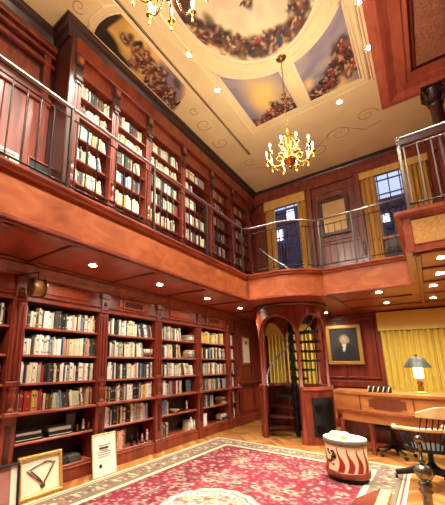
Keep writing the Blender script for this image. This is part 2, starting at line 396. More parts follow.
# coffered wood ceiling panel, upper right
mb = MB()
mb.sweep([(XR, 7.52), (-.1, 7.52), (-.1, YF)], [(0, 6.999), (0, 6.9), (-.1, 6.87), (-.16, 6.87), (-.3, 6.93), (-.46, 6.93), (-.46, 6.999)], 0)
mb.box(.3, XR, YF, 7.1, 6.952, 6.999, 0)
mb.box(.5, 2.9, -1.0, 6.72, 6.935, 6.96, 1, .01)
for (a, b_, c_, d_) in ((.44, .47, -1.0, 6.8), (.5, .515, -1.0, 6.74), (.44, 2.96, 6.74, 6.77), (.5, 2.9, 6.7, 6.715)): mb.box(a, b_, c_, d_, 6.92, 6.96, 2, .004)
struct(mb, 'trim_11', ['salmon', 'burlgrey', 'wdark'])
# ceiling mouldings: central rectangle bands, oval rings
EC = (-1.42, 3.4); E1 = (1.03, 1.48); E2 = (1.44, 1.87)
def Y_e(x, rx=E2[0], ry=E2[1]): return EC[1] + ry * math.sqrt(max(0, 1 - ((x - EC[0]) / rx) ** 2))
mb = MB()
def ering(rx, ry, r): mb.tube([(EC[0] + rx * cos(2 * PI * k / 72), EC[1] + ry * sin(2 * PI * k / 72), ZC) for k in range(72)], r, closed=True, seg=6)
ering(1.06, 1.52, .035); ering(1.12, 1.58, .018); ering(1.3, 1.75, .02); ering(1.4, 1.83, .016)
def poly_m(pts, r): mb.tube([(x, y, ZC) for x, y in pts], r, seg=6, closed=True)
def pan(x0, x1, yt, d=.03):
    n = 14; return [(x0 + (x1 - x0) * k / n, Y_e(x0 + (x1 - x0) * k / n) + d) for k in range(n + 1)] + [(x1, yt), (x0, yt)]
PC = (-2.52, -1.54, 6.42); PR = (-1.28, -.34, 6.42)
poly_m(pan(*PC, d=0), .02); poly_m(pan(*PR, d=0), .02); poly_m(pan(PC[0] - .06, PC[1] + .06, PC[2] + .07, d=-.03), .012); poly_m(pan(PR[0] - .06, PR[1] + .06, PR[2] + .07, d=-.03), .012)
mb.tube([(-2.68, YF, ZC), (-2.68, 6.62, ZC), (-.16, 6.62, ZC), (-.16, YF, ZC)], .02, seg=6)
mb.tube([(-.2, YF, ZC), (-.2, 6.56, ZC)], .02, seg=6)
LM = [(-3.77, 2.62), (-3.6, 2.55), (-3.35, 2.56), (-3.15, 2.68), (-3.15, 4.45), (-3.24, 4.6), (-3.4, 4.7), (-3.56, 4.76), (-3.77, 4.8)]
poly_m(LM, .015)
mb.tube([(-3.77, 2.5, ZC), (-3.6, 2.42, ZC), (-3.3, 2.44, ZC), (-3.12, 2.56, ZC)], .015, seg=6)
mb.tube([(-3.12, 1.0, ZC), (-3.12, 7.3, ZC)], .012, seg=6)
mb.tube([(-3.3, 2.44, ZC), (-3.35, 2.2, ZC), (-3.5, 2.0, ZC), (-3.75, 1.9, ZC)], .014, seg=6)
struct(mb, 'trim_12', ['cream'])
# painted scrollwork on plaster
mb = MB()
def spiral(cx, cy, R, turns, a0, r=.012, flip=1):
    pts = [(cx + R * (1 - .85 * k / 40) * cos(a0 + flip * turns * 2 * PI * k / 40), cy + R * (1 - .85 * k / 40) * sin(a0 + flip * turns * 2 * PI * k / 40), ZC) for k in range(41)]
    mb.tube(pts, [r * (1 - .6 * k / 40) for k in range(41)], seg=5)
for (cx, cy, R, t, a, fl) in ((-1.0, 7.9, .28, 1.5, 3, 1), (-.4, 7.6, .22, 1.4, 0, -1), (-1.6, 8.2, .25, 1.3, 2, -1), (-3.45, 5.6, .2, 1.4, 1, 1), (-3.45, 6.4, .22, 1.3, 4, -1), (-3.4, 5.1, .12, 1.3, 1, 1), (-2.3, 7.9, .24, 1.3, 0, 1), (-2.9, 8.3, .2, 1.3, 2, -1), (-3.6, 2.2, .12, 1.2, 2, 1), (-3.2, 7.6, .2, 1.3, 1, 1)):
    spiral(cx, cy, R, t, a, .009, fl)
mb.tube([(-3.3 + .35 * k, 7.9 + .25 * sin(k * 1.7), ZC) for k in range(10)], .008, seg=5)
struct(mb, 'trim_13', ['scroll'])

# ================================================================== MURALS
def oval_mural():
    S = 260; a = canvas(S, S, (242, 224, 176))
    g = random.Random(5)
    for k in range(60): blob(a, S / 2 + g.gauss(0, 45), S / 2 + g.gauss(0, 45), g.uniform(10, 30), g.uniform(6, 14), g.uniform(0, PI), g.choice([(246, 232, 196), (228, 208, 164), (220, 200, 176), (236, 214, 160)]), .7, .6)
    for k in range(64):
        t = 2 * PI * k / 64; rr = g.uniform(.37, .47) * S
        x, y = S / 2 + rr * cos(t), S / 2 + rr * sin(t)
        blob(a, x, y, 15, 9, t + PI / 2, g.choice([(120, 78, 50), (90, 56, 40), (150, 104, 66), (176, 132, 86)]), .6, .75)
        crowd(a, [(x, y, 7)], 10, 8, k)
    for (x, y) in ((.45, .62), (.6, .42), (.35, .4), (.25, .75), (.7, .8), (.8, .6), (.5, .85)): crowd(a, [(x * S, y * S, 6)], 6, 7, int(x * 100))
    blob(a, S * .40, S * .86, 8, 3.5, .3, (170, 44, 40)); blob(a, S * .55, S * .93, 6, 12, .2, (60, 74, 92)); blob(a, S * .86, S * .7, 8, 4, .4, (64, 66, 80))
    grid_paint_polar(a)
def grid_paint_polar(a):
    o = grid_paint('ceiling_mural', 200, 60, lambda u, v: (EC[0] + E1[0] * max(.002, v) * cos(2 * PI * u), EC[1] + E1[1] * max(.002, v) * sin(2 * PI * u), ZC - .006),
                   lambda u, v: (.5 + .5 * v * cos(2 * PI * u), .5 + .5 * v * sin(2 * PI * u)), a)
    tag(o, 'oval painted ceiling mural of crowded figures around a pale sky', 'mural', 'painted ceiling murals')
oval_mural()
def panel_mural(P, label, seed, pts, sky, glow):
    S = 150; a = canvas(S, S, sky); g = random.Random(seed)
    for k in range(40): blob(a, g.uniform(0, S), g.uniform(0, S * .6), g.uniform(12, 30), g.uniform(5, 12), g.uniform(-.6, .6), g.choice([(150, 142, 158), (178, 164, 160), (200, 180, 160), (128, 122, 140)]), .7, .5)
    for (x, y, r) in glow: blob(a, x * S, y * S, r * S * .75, r * S, .3, (244, 214, 126), .8, 1)
    for (x, y, sp, n) in pts: crowd(a, [(x * S, y * S, sp * S)], S * .075, n, seed + int(x * 50))
    blob(a, S * .45, S * .8, S * .12, S * .02, -.5, (190, 50, 70)); 
    x0, x1, yt = P
    o = grid_paint('ceiling_mural', 70, 80, lambda u, v: (x0 + (x1 - x0) * u, Y_e(x0 + (x1 - x0) * u) * (1 - v) + yt * v, ZC - .006), lambda u, v: (u, v), a)
    tag(o, label, 'mural', 'painted ceiling murals')
panel_mural(PC, 'painted ceiling mural with golden light above dark boat-like crowd, by the far chandelier', 11, [(.7, .85, .1, 30), (.35, .93, .1, 26), (.9, .62, .05, 18), (.5, .93, .1, 22), (.62, .7, .04, 8), (.92, .9, .05, 16), (.1, .93, .07, 12)], (140, 138, 160), [(.55, .4, .35), (.45, .55, .2)])
panel_mural(PR, 'painted ceiling mural with dark hill of figures, beside the wooden ceiling panel', 23, [(.75, .55, .09, 36), (.45, .78, .1, 34), (.85, .75, .09, 30), (.2, .88, .09, 26), (.6, .65, .09, 26), (.95, .55, .05, 14), (.8, .38, .05, 14)], (150, 144, 156), [(.1, .6, .1), (.6, .97, .25)])
def left_mural():
    W_, S = 90, 300; a = canvas(W_, S, (226, 198, 104)); g = random.Random(9)
    for k in range(50): blob(a, g.uniform(0, W_), g.uniform(0, S * .6), g.uniform(15, 35), g.uniform(8, 20), g.uniform(0, PI), g.choice([(236, 208, 116), (222, 190, 96), (240, 218, 146), (200, 166, 86)]), .7, .6)
    blob(a, 10, 20, 26, 55, 0, (44, 34, 26)); blob(a, 40, 6, 50, 14, 0, (52, 40, 30)); blob(a, 2, 80, 14, 40, 0, (52, 40, 28))
    for k in range(20): blob(a, g.uniform(30, 90), g.uniform(190, 290), 22, 16, g.uniform(0, PI), g.choice([(136, 126, 138), (150, 140, 146), (120, 112, 130)]), .6, .8)
    for (x, y, sp, n) in ((35, 120, 10, 22), (45, 150, 12, 30), (55, 60, 6, 10), (62, 95, 8, 14), (25, 180, 14, 40), (50, 200, 14, 30), (15, 215, 12, 34), (30, 250, 13, 34), (60, 130, 8, 14), (10, 280, 12, 24)): crowd(a, [(x, y, sp)], 11, n, x)
    def pf(u, v):
        x = -3.78 + .63 * u; lo = 2.62 - .08 * sin(PI * u) + .06 * u; hi = 4.82 - .37 * u ** 2.2; return (x, lo + (hi - lo) * v, ZC - .006)
    o = grid_paint('ceiling_mural', 36, 110, pf, lambda u, v: (u, v), a)
    tag(o, 'long golden ceiling mural with figures, above the upper bookcases', 'mural', 'painted ceiling murals')
left_mural()

# ceiling slot vent
o = MB().box(-3.09, -3.072, -1, 7.3, ZC - .006, ZC + .01).box(-3.06, -3.052, -1, 7.3, ZC - .006, ZC + .01).build('air_slot', ['black'])
tag(o, 'long narrow black slot running along the ceiling beside the left mural', 'vent')

# ================================================================== LIGHTS
def area(name, loc, size, power, col=(1, .93, .78), parent=None, spread=PI * .8):
    d = bpy.data.lights.new(name, 'AREA'); d.shape = 'DISK'; d.size = size; d.energy = power; d.color = col; d.spread = spread
    o = bpy.data.objects.new(name, d); COL.objects.link(o)
    if parent: o.parent = parent; o.location = loc
    else: o.location = loc
    return o
def point(name, loc, r, power, col=(1, .92, .74), parent=None):
    d = bpy.data.lights.new(name, 'POINT'); d.shadow_soft_size = r; d.energy = power; d.color = col
    o = bpy.data.objects.new(name, d); COL.objects.link(o); o.location = loc
    if parent: o.parent = parent
    return o
def downlight(x, y, z, power, label, group, r=.05):
    t = thing('downlight', (x, y, z), label, 'light', group)
    MB().lathe([(r, 0), (r + .018, 0), (r + .02, -.006), (r + .004, -.008), (r, 0)], (x, y, z), 20).build('trim_ring', ['brass'], t)
    MB().lathe([(.0001, -.004), (r, -.003), (r, 0)], (x, y, z), 18).build('lens', ['disc'], t)
    area('lamp', (0, 0, -.03), .1, power, parent=t, spread=PI * (.6 if z > 5 else .85))
CE = 60
for y, nm in ((3.94, 'third'), (4.93, 'fourth'), (2.94, 'second')):
    downlight(-2.7, y, ZC, CE, {2.94: 'ceiling downlight beside the near chandelier, at the oval mural', 3.94: 'ceiling downlight between the oval mural and the black slot', 4.93: 'ceiling downlight at the corner of the golden light mural'}[y], 'downlights in the plaster ceiling')
for (x, y, l) in ((-.13, 4.85, 'ceiling downlight at the top edge of the photo beside the wooden panel'), (-.13, 5.8, 'ceiling downlight between the right mural and the wooden panel'), (-.8, 6.82, 'ceiling downlight below the right mural, over the plaster'),):
    downlight(x, y, ZC, CE, l, 'downlights in the plaster ceiling')
for (x, y) in ((-2.7, 1.0), (-2.7, 2.0), (-.13, 1.9), (-.13, 3.4), (-.13, .4)):  # unseen downlights added overhead to give the room more fill
    downlight(x, y, ZC, CE, 'added unseen fill downlight in the near part of the plaster ceiling', 'added downlights in the near ceiling')
def aim(o, tgt):
    d = Vector(tgt) - Vector(o.location) - (Vector(o.parent.location) if o.parent else Vector()); o.rotation_euler = d.to_track_quat('-Z', 'Y').to_euler()
for (x, y, tg) in ((-.13, 1.2, (-2.7, .9, 3.0)), (-.13, -.4, (-2.7, 1.2, 3.0)), (-.13, 2.6, (-3.4, 2.0, 1.2)), (-2.7, -.4, (-1, 4, 6.9))):  # unseen lamps added to brighten the fascia, lower shelves and ceiling
    downlight(x, y, ZC, 72, 'added unseen adjustable downlight above the camera, aimed to brighten a surface', 'added downlights in the near ceiling')
    t_ = [o for o in bpy.data.objects if o.type == 'EMPTY'][-1]; 
    for o in bpy.data.objects:
        if o.type == 'LIGHT' and o.parent and abs(o.parent.location.x - x) < 1e-4 and abs(o.parent.location.y - y) < 1e-4 and abs(o.parent.location.z - ZC) < 1e-4: aim(o, tg)
GL = 24
for (y, l) in ((2.51, 'gallery downlight above the medal frame bookcase'), (3.85, 'gallery downlight above the second lower bookcase'), (5.3, 'gallery downlight above the third lower bookcase'), (6.71, 'gallery downlight above the fourth lower bookcase'), (1.1, 'gallery downlight above the near end of the lower bookcases')):
    downlight(-3.28, y, 2.755, GL, l, 'downlights under the gallery')
for (x, y, l) in ((-.56, 6.66, 'soffit downlight just behind the fascia, above the desk'), (-.56, 7.96, 'soffit downlight above the yellow curtain, second row'), (.27, 4.87, 'soffit downlight nearest the pale burl panel'), (.27, 5.76, 'soffit downlight second from the pale burl panel'), (.2, 6.62, 'soffit downlight third from the pale burl panel'), (.2, 7.89, 'soffit downlight farthest from the pale burl panel')):
    downlight(x, y, 2.755, GL, l, 'downlights under the gallery')
for (x, y) in ((-1.9, 8.6), (1.6, 5.4), (1.6, 7.2)): downlight(x, y, 2.755, GL, 'soffit downlight hidden deeper under the back gallery', 'downlights under the back gallery')

# chandeliers
def chandelier(cx, cy, label):
    z0 = 4.97
    t = thing('chandelier', (cx, cy, ZC), label, 'chandelier', 'brass chandeliers')
    MB().lathe([(.001, -.05), (.03, -.05), (.06, -.02), (.085, -.01), (.09, 0)], (cx, cy, ZC), 20).build('ceiling_rose', ['oldbrass'], t)
    mb = MB()
    for k in range(39): 
        z = 6.96 - k * .036; a = k % 2 * PI / 2
        mb.tube([(cx + .011 * cos(a) * cos(q * PI / 4), cy + .011 * sin(a) * cos(q * PI / 4), z + .022 * sin(q * PI / 4)) for q in range(8)], .004, seg=5, closed=True)
    mb.build('chain', ['brass'], t)
    MB().lathe([(.001, .6), (.02, .58), (.012, .5), (.03, .44), (.012, .38), (.012, .2), (.035, .12), (.05, .02), (.1, -.03), (.115, -.08), (.09, -.12), (.04, -.17), (.02, -.2), (.03, -.23), (.001, -.26)], (cx, cy, z0), 20).build('central_stem', ['brass'], t)
    N = 10
    for k in range(N):
        a = 2 * PI * k / N + .3; ca, sa = cos(a), sin(a); R = .37
        pts = []
        for q in range(13):
            u = q / 12; r = .07 + (R - .07) * u; z = z0 - .06 - .13 * sin(PI * u * 1.05) + .07 * u
            pts.append((cx + r * ca, cy + r * sa, z))
        mb = MB().tube(pts, .009, seg=6)
        sc = [(cx + (.16 + .05 * cos(w_)) * ca, cy + (.16 + .05 * cos(w_)) * sa, z0 - .02 + .05 * sin(w_)) for w_ in [PI * q / 6 for q in range(10)]]
        mb.tube(sc, .005, seg=5)
        mb.tube([(cx + (.02 + .12 * sin(PI * q / 8)) * ca, cy + (.02 + .12 * sin(PI * q / 8)) * sa, z0 + .05 + .38 * q / 8) for q in range(9)], .005, seg=5)
        arm = mb.build('arm', ['brass'], t)
        c_ = (cx + R * ca, cy + R * sa, z0 - .01)
        MB().lathe([(.001, -.05), (.012, -.04), (.008, -.02), (.03, 0), (.038, .012), (.012, .014), (.012, .02)], c_, 12).build('drip_cup', ['brass'], arm)
        MB().cyl((c_[0], c_[1], c_[2] + .018), .011, .09, seg=10).build('candle', ['paper'], arm)
        MB().lathe([(.001, 0), (.014, .015), (.016, .03), (.008, .055), (.001, .07)], (c_[0], c_[1], c_[2] + .108), 10).build('bulb', ['bulb'], arm)
        MB().lathe([(.001, -.13), (.012, -.11), (.015, -.09), (.004, -.07), (.003, -.04)], c_, 8).build('drop', ['brass'], arm)
    for q in range(3):
        a = 2 * PI * q / 3; point('lamp', (.3 * cos(a), .3 * sin(a), z0 + .14 - ZC), .12, 44, parent=t)
    return t
chandelier(-1.42, 5.04, 'lit brass candle chandelier hanging whole in view before the back wall')
chandelier(-1.42, 1.76, 'lit brass chandelier cut off by the top edge, under the oval mural')

# ================================================================== BOOKCASES
LB = [(.68, 1.85), (2.03, 3.2), (3.38, 4.53), (4.71, 5.9), (6.07, 7.24), (7.42, 7.67)]   # lower bays
LS = [1.97, 1.62, 1.27, .93, .58, .2]
LN = ['nearest lower bookcase', 'lower bookcase behind medal frame', 'lower bookcase right of certificate', 'third lower bookcase', 'fourth lower bookcase', 'narrow lower bookcase']
XF = -3.93
def pilaster_low(y0, y1, parent):
    ym = (y0 + y1) / 2; w_ = (y1 - y0)
    mb = MB().box(XF - .3, XF - .01, y0, y1, .2, 2.75)
    mb.box(XF - .02, XF + .03, y0, y1, 0, .22, 0, .012)
    mb.box(XF - .02, XF + .01, y0, y1, .22, .9, 0, .006); mb.box(XF, XF + .018, ym - .035, ym + .035, .34, .8, 1, .004)
    mb.box(XF - .05, XF + .06, y0, y1, .9, .95, 2, .01)
    for k in range(3): mb.box(XF - .02, XF + .008, y0 + .02 + k * w_ / 3.2, y0 + .045 + k * w_ / 3.2, 1.32, 2.24, 0, .005)
    mb.box(XF - .02, XF + .02, y0, y1, 1.24, 1.3, 0, .008)
    p = mb.build('pilaster', ['woodv', 'wdark', 'ledge'], parent)
    MB().lathe([(.05, .95), (.05, .98), (.03, .99), (.035, 1.03), (.055, 1.1), (.05, 1.15), (.03, 1.18), (.045, 1.2), (.05, 1.24)], (XF + .0, ym, 0), 14).build('turned_vase', ['wood'], p)
    MB().box(XF - .02, XF + .025, y0, y1, 2.28, 2.32, 0, .01).box(XF - .02, XF + .012, y0 + .02, y1 - .02, 2.32, 2.52, 0, .01).lathe([(.001, .02), (.03, .016), (.035, 0)], (XF + .012, ym, 2.42), 12, 0, 'x').box(XF - .02, XF + .03, y0, y1, 2.5, 2.6, 0, .02).build('capital', ['wood'], p)
    return p
cases = []
lowlab = ['mahogany lower bookcase cut by the left edge of the photo', 'mahogany lower bookcase of five full shelves behind the gold medal frame', 'mahogany lower bookcase with red-framed vent, right of the leaning certificate', 'mahogany lower bookcase third from the medal frame, with open blue book', 'mahogany lower bookcase with stacked books, last wide one before the corner', 'narrow mahogany bookcase at the far end of the lower row']
for i, (y0, y1) in enumerate(LB):
    t = thing('bookcase', (XF - .2, (y0 + y1) / 2, 0), lowlab[i], 'bookcase', 'lower mahogany bookcases'); cases.append(t)
    MB().box(XW + .005, XF - .36, y0, y1, 0, 2.6).build('back_panel', ['back'], t)
    for z in LS:
        if z == .93: MB().box(XF - .36, XF + .02, y0, y1, z - .035, z, 0, .008).build('counter_shelf', ['ledge'], t)
        else: MB().box(XF - .36, XF - .03, y0, y1, z - .03, z, 0, .006).build('shelf', ['shelf'], t)
    MB().box(XF - .36, XF - .0, y0, y1, 0, .15, 0, .008).box(XF - .36, XF + .01, y0, y1, .15, .17, 0, .005).build('plinth', ['wood'], t)
    MB().box(XF - .36, XF - .02, y0, y1, 2.29, 2.6).box(XF - .03, XF, y0, y1, 2.29, 2.33, 0, .006).box(XF - .03, XF + .015, y0, y1, 2.36, 2.39, 0, .008).build('frieze', ['wood'], t)
    if y1 - y0 > .5:
        ym = (y0 + y1) / 2
        MB().box(XF - .03, XF - .005, ym - .36, ym + .36, 2.42, 2.56, 0, .008).build('burl_panel', ['burl'], t)
        if i in (2, 4):
            mb = MB().box(XF - .01, XF + .008, ym - .27, ym + .22, 2.41, 2.56, 0, .004).box(XF, XF + .014, ym - .24, ym + .19, 2.435, 2.535, 1, .003)
            v = mb.build('vent_grille', ['burl', 'wdark'], t)
    MB().sweep([(XF - .02, y0 - (.178 if i == 0 else 0)), (XF - .02, y1 + .178)], [(0, 2.59), (.03, 2.6), (.05, 2.64), (.1, 2.68), (.12, 2.72), (.12, 2.735), (0, 2.735)]).build('cornice', ['wood'], t)
    if i == 0: pilaster_low(y0 - .18, y0, t)
    pilaster_low(y1, y1 + .18, t)
# upper
UC = [2.44, 3.25, 4.14, 5.3, 6.52, 7.65, 8.8]; XU = -3.84; UP = []
US = [5.73, 5.36, 4.98, 4.6, 4.2, 3.8, 3.42]
def pilaster_up(ym, parent):
    w_ = .075
    mb = MB().box(XU - .3, XU, ym - w_, ym + w_, 3.23, 6.5).box(XU - .02, XU + .04, ym - w_, ym + w_, 3.23, 3.42, 0, .01).box(XU - .02, XU + .05, ym - w_, ym + w_, 4.14, 4.19, 1, .01)
    for k in range(2): mb.box(XU - .02, XU + .012, ym - .045 + k * .055, ym - .015 + k * .055, 4.55, 5.95, 0, .005)
    p = mb.build('pilaster', ['woodv', 'ledge'], parent)
    MB().lathe([(.04, 4.19), (.045, 4.22), (.022, 4.24), (.03, 4.28), (.05, 4.34), (.04, 4.4), (.022, 4.42), (.04, 4.45), (.045, 4.48)], (XU + .01, ym, 0), 12).build('turned_vase', ['wood'], p)
    MB().box(XU - .01, XU + .012, ym - w_ + .01, ym + w_ - .01, 5.86, 6.4).box(XU, XU + .05, ym - w_, ym + w_, 5.92, 6.0, 0, .012).box(XU, XU + .03, ym - .05, ym + .05, 5.86, 5.92, 0, .01).box(XU, XU + .05, ym - w_, ym + w_, 6.2, 6.4, 0, .01).box(XU + .05, XU + .062, ym - .05, ym + .05, 6.24, 6.36, 1, .005).build('capital', ['carved', 'ledge'], p)
uplab = ['upper gallery bookcase nearest the camera, first beside the recessed panelled wall', 'upper gallery bookcase second from the recessed panelled wall', 'upper gallery bookcase third from the recessed panelled wall', 'upper gallery bookcase fourth from the recessed wall, half empty shelves', 'upper gallery bookcase in shade, second from the far corner', 'upper gallery bookcase darkest in the far corner']
UN = ['nearest upper bookcase', 'second upper bookcase', 'third upper bookcase', 'fourth upper bookcase', 'fifth upper bookcase', 'corner upper bookcase']
for i in range(6):
    y0, y1 = UC[i] + .075, UC[i + 1] - .075; UP.append((y0, y1))
    t = thing('bookcase', (XU - .2, (y0 + y1) / 2, 3.23), uplab[i], 'bookcase', 'upper mahogany bookcases')
    MB().box(XW + .005, XU - .34, y0, y1, 3.23, 6.5).build('back_panel', ['back'], t)
    for z in US: MB().box(XU - .34, XU - .02, y0, y1, z - .03, z, 0, .006).build('shelf', ['wood'], t)
    MB().box(XU - .34, XU, y0, y1, 3.23, 3.39, 0, .008).build('plinth', ['wood'], t)
    MB().box(XU - .34, XU - .02, y0, y1, 6.1, 6.5).build('frieze', ['wood'], t)
    a_, b_ = (y0 - .15 if i == 0 else y0), (y1 + .15 if i < 5 else YB - .02)
    MB().box(XU - .02, XU + .03, a_, b_, 6.45, 6.73, 0, .012).box(XU - .02, XU + .05, a_, b_, 6.41, 6.46, 0, .01).build('cornice', ['wood'], t)
    if i == 0: pilaster_up(UC[0], t); MB().box(XW + .005, XU, UC[0] - .16, UC[0] - .07, 3.23, 6.73, 0, .01).build('side_panel', ['wdark'], t)
    pilaster_up(UC[i + 1], t)

# ================================================================== BOOKS
PAL = {'cream': (226, 214, 186), 'white': (234, 232, 224), 'ivory': (214, 200, 160), 'pale green': (184, 192, 156), 'grey': (160, 158, 148), 'black': (34, 30, 30), 'brown': (108, 70, 46),
       'tan': (186, 148, 104), 'red': (154, 44, 36), 'dark green': (44, 66, 46), 'navy': (44, 52, 78), 'yellow': (210, 170, 70), 'orange': (200, 112, 52), 'pink': (206, 150, 134), 'blue': (120, 146, 176), 'charcoal': (70, 66, 62)}
for k, v in PAL.items(): M['bk_' + k] = plain('book_cover_' + k.replace(' ', '_'), v, .55, vary=.12, scale=14)
WT = {'cream': 16, 'white': 22, 'ivory': 10, 'pale green': 8, 'grey': 9, 'black': 9, 'brown': 6, 'tan': 5, 'red': 4, 'dark green': 6, 'navy': 3, 'yellow': 2, 'orange': 1, 'pink': 3, 'blue': 4, 'charcoal': 9}
names_ = list(WT); wts = [WT[k] for k in names_]
ORD = ['first', 'second', 'third', 'fourth', 'fifth', 'sixth', 'seventh', 'eighth', 'ninth', 'tenth', 'eleventh', 'twelfth', 'thirteenth', 'fourteenth', 'fifteenth', 'sixteenth', 'seventeenth', 'eighteenth', 'nineteenth', 'twentieth', 'twenty-first', 'twenty-second', 'twenty-third', 'twenty-fourth', 'twenty-fifth', 'twenty-sixth', 'twenty-seventh', 'twenty-eighth', 'twenty-ninth', 'thirtieth'] + ['thirty-' + q for q in ('first', 'second', 'third', 'fourth', 'fifth', 'sixth', 'seventh', 'eighth', 'ninth')] + ['fortieth'] + ['forty-' + q for q in ('first', 'second', 'third', 'fourth', 'fifth')]
SN = ['top', 'second', 'third', 'fourth', 'fifth', 'bottom']
books = []   # dict: y, z, t, h, d, lean, flat, colour, band, label pieces
def add_row(y0, y1, z, hmax, xf, case, shelf, fill=1.0, lean_tail=0, flat=0, pal=None, seed=0, start=0):
    g = random.Random(seed); y = y0 + .012 + start; end = y0 + (y1 - y0) * fill - .01; k = 0; lean = 0
    cur = None; run = 0
    while y < end - .02:
        if run <= 0:
            run = g.choice([1, 1, 1, 1, 2, 3]); c = g.choices(names_, wts)[0] if not pal else g.choice(pal); hh = g.uniform(.74, .97) * hmax; tt = g.uniform(.016, .036)
        run -= 1
        t = tt * g.uniform(.9, 1.15); h = min(hmax * .98, hh * g.uniform(.97, 1.03)); 
        tail = lean_tail and (end - y) < lean_tail
        if tail:
            lean = .16 + .1 * g.random() if lean == 0 else lean
            adv = t / cos(lean)
        else: adv = t + .0015
        ln = lean if tail else 0
        if y + adv + (h * sin(ln) * .0) > end: break
        books.append(dict(y=y + (0 if not ln else 0), z=z, t=t, h=h * (cos(ln) if ln else 1), d=g.uniform(.14, .19), lean=ln, flat=False, c=c, band=g.random() < .35, xf=xf + g.uniform(-.012, .006), case=case, shelf=shelf, k=k, start=0))
        if ln and k and books[-2]['lean'] == 0: pass
        y += adv; k += 1
    if flat:
        fz = z
        for q in range(flat):
            t = g.uniform(.025, .045); c = g.choices(names_, wts)[0]; L = g.uniform(.2, .25)
            yy = y1 - L - .02
            if yy < y + .01: break
            if fz + t > z + hmax: break
            books.append(dict(y=yy + g.uniform(0, .012), z=fz, t=t, h=L, d=.17, lean=0, flat=True, c=c, band=True, xf=xf - .01, case=case, shelf=shelf, k=q)); fz += t + .0008
def cont(i): return LB[i]
HM = .285
RED = ['brown', 'tan', 'white', 'red', 'orange', 'yellow', 'red', 'red']
for i in range(6):
    y0, y1 = LB[i]
    for s_, z in enumerate(LS):
        sd = i * 10 + s_ + 1; kw = dict(fill=1.0)
        if i == 0: kw = dict(fill=[.97, .9, 1, .95, .9, .5][s_])
        if i == 1:
            if s_ == 3: add_row(y0, y0 + .36, z, .27, XF - .07, i, s_, seed=3, pal=RED); add_row(y0 + .36, y1, z, .25, XF - .07, i, s_, seed=77, fill=.8, lean_tail=.5); add_row(y0 + 1.02, y1, z, .27, XF - .07, i, s_, seed=78, pal=['tan', 'brown']); continue
            if s_ >= 4: continue
        if i == 2:
            if s_ == 1: kw = dict(fill=.78, lean_tail=.2, flat=4)
            if s_ == 0: kw = dict(fill=.98, lean_tail=.35)
            if s_ == 4: kw = dict(fill=.93)
            if s_ == 5: add_row(y0 + .12, y1, z, .3, XF - .07, i, s_, seed=5, fill=.42, pal=['pink', 'brown', 'tan']); continue
        if i == 3:
            if s_ == 0: kw = dict(fill=.62, lean_tail=.2, flat=4)
            if s_ == 1: kw = dict(fill=.6, lean_tail=.15, flat=5)
            if s_ == 3: kw = dict(fill=.62)
            if s_ == 4: kw = dict(fill=.25)
            if s_ == 5: kw = dict(fill=.25, flat=5)
            if s_ == 2: kw = dict(fill=.97, lean_tail=.5)
        if i == 4:
            if s_ == 4: kw = dict(fill=.5, flat=4)
            if s_ == 5: kw = dict(fill=.25, flat=4)
            if s_ == 0: kw = dict(fill=.97, pal=['yellow', 'ivory', 'dark green', 'ivory', 'black'])
        add_row(y0, y1, z, .27 if s_ not in (4,) else .29, XF - .07, i, s_, seed=sd, **kw)
for i in range(6):
    y0, y1 = UP[i]
    for s_, z in enumerate(US[:-1]):
        g = random.Random(900 + i * 9 + s_); f = [1, .97, .98, .95, .95, .8][s_]
        if i == 3: f = [.9, .45, .5, 1, .9, .5][s_]
        if i >= 4: f *= .8
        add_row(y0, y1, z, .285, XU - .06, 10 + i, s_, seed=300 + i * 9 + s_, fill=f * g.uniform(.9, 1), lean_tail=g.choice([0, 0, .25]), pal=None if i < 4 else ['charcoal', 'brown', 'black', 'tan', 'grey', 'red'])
def book_geo(mb, b, slots):
    """cover + page block + title bands"""
    t, h, d = b['t'], b['h'], b['d']; ci, pi_, bi = slots
    T = MB()
    def bx(*a): T.box(*a)
    cv = .0025
    T.box(-d, 0, 0, cv, 0, h, ci); T.box(-d, 0, t - cv, t, 0, h, ci)
    T.add([(-cv, 0, 0), (-cv, t, 0), (-cv, t, h), (-cv, 0, h), (.002, t * .12, 0), (.004, t * .5, 0), (.002, t * .88, 0), (.002, t * .12, h), (.004, t * .5, h), (.002, t * .88, h)],
          [(0, 4, 7, 3), (4, 5, 8, 7), (5, 6, 9, 8), (6, 1, 2, 9), (0, 1, 6, 5, 4), (3, 7, 8, 9, 2), (0, 3, 2, 1)], ci)
    T.box(-d + .004, -cv, cv, t - cv, .004, h - .004, pi_)
    if b['band']: T.box(.003, .0055, t * .22, t * .78, h * .68, h * .8, bi); T.box(.003, .0055, t * .15, t * .85, h * .12, h * .17, bi)
    if b['flat']: f = lambda p: Vector((b['xf'] + p.x, b['y'] + p.z, b['z'] + p.y))
    elif b['lean']:
        L = -b['lean']; off = 0
        def f(p):
            y = p.y * cos(L) - p.z * sin(L) * -1; 
            # lean back towards lower y
            yy = p.y * cos(b['lean']) - p.z * sin(b['lean']); zz = p.y * sin(b['lean']) + p.z * cos(b['lean'])
            return Vector((b['xf'] + p.x, b['y'] + yy, b['z'] + zz + .0005))
    else: f = lambda p: Vector((b['xf'] + p.x, b['y'] + p.y, b['z'] + p.z))
    T.xf(f); o = len(mb.v); mb.v += T.v; mb.f += [[o + q for q in ff] for ff in T.f]; mb.mi += T.mi; mb.sm += T.sm
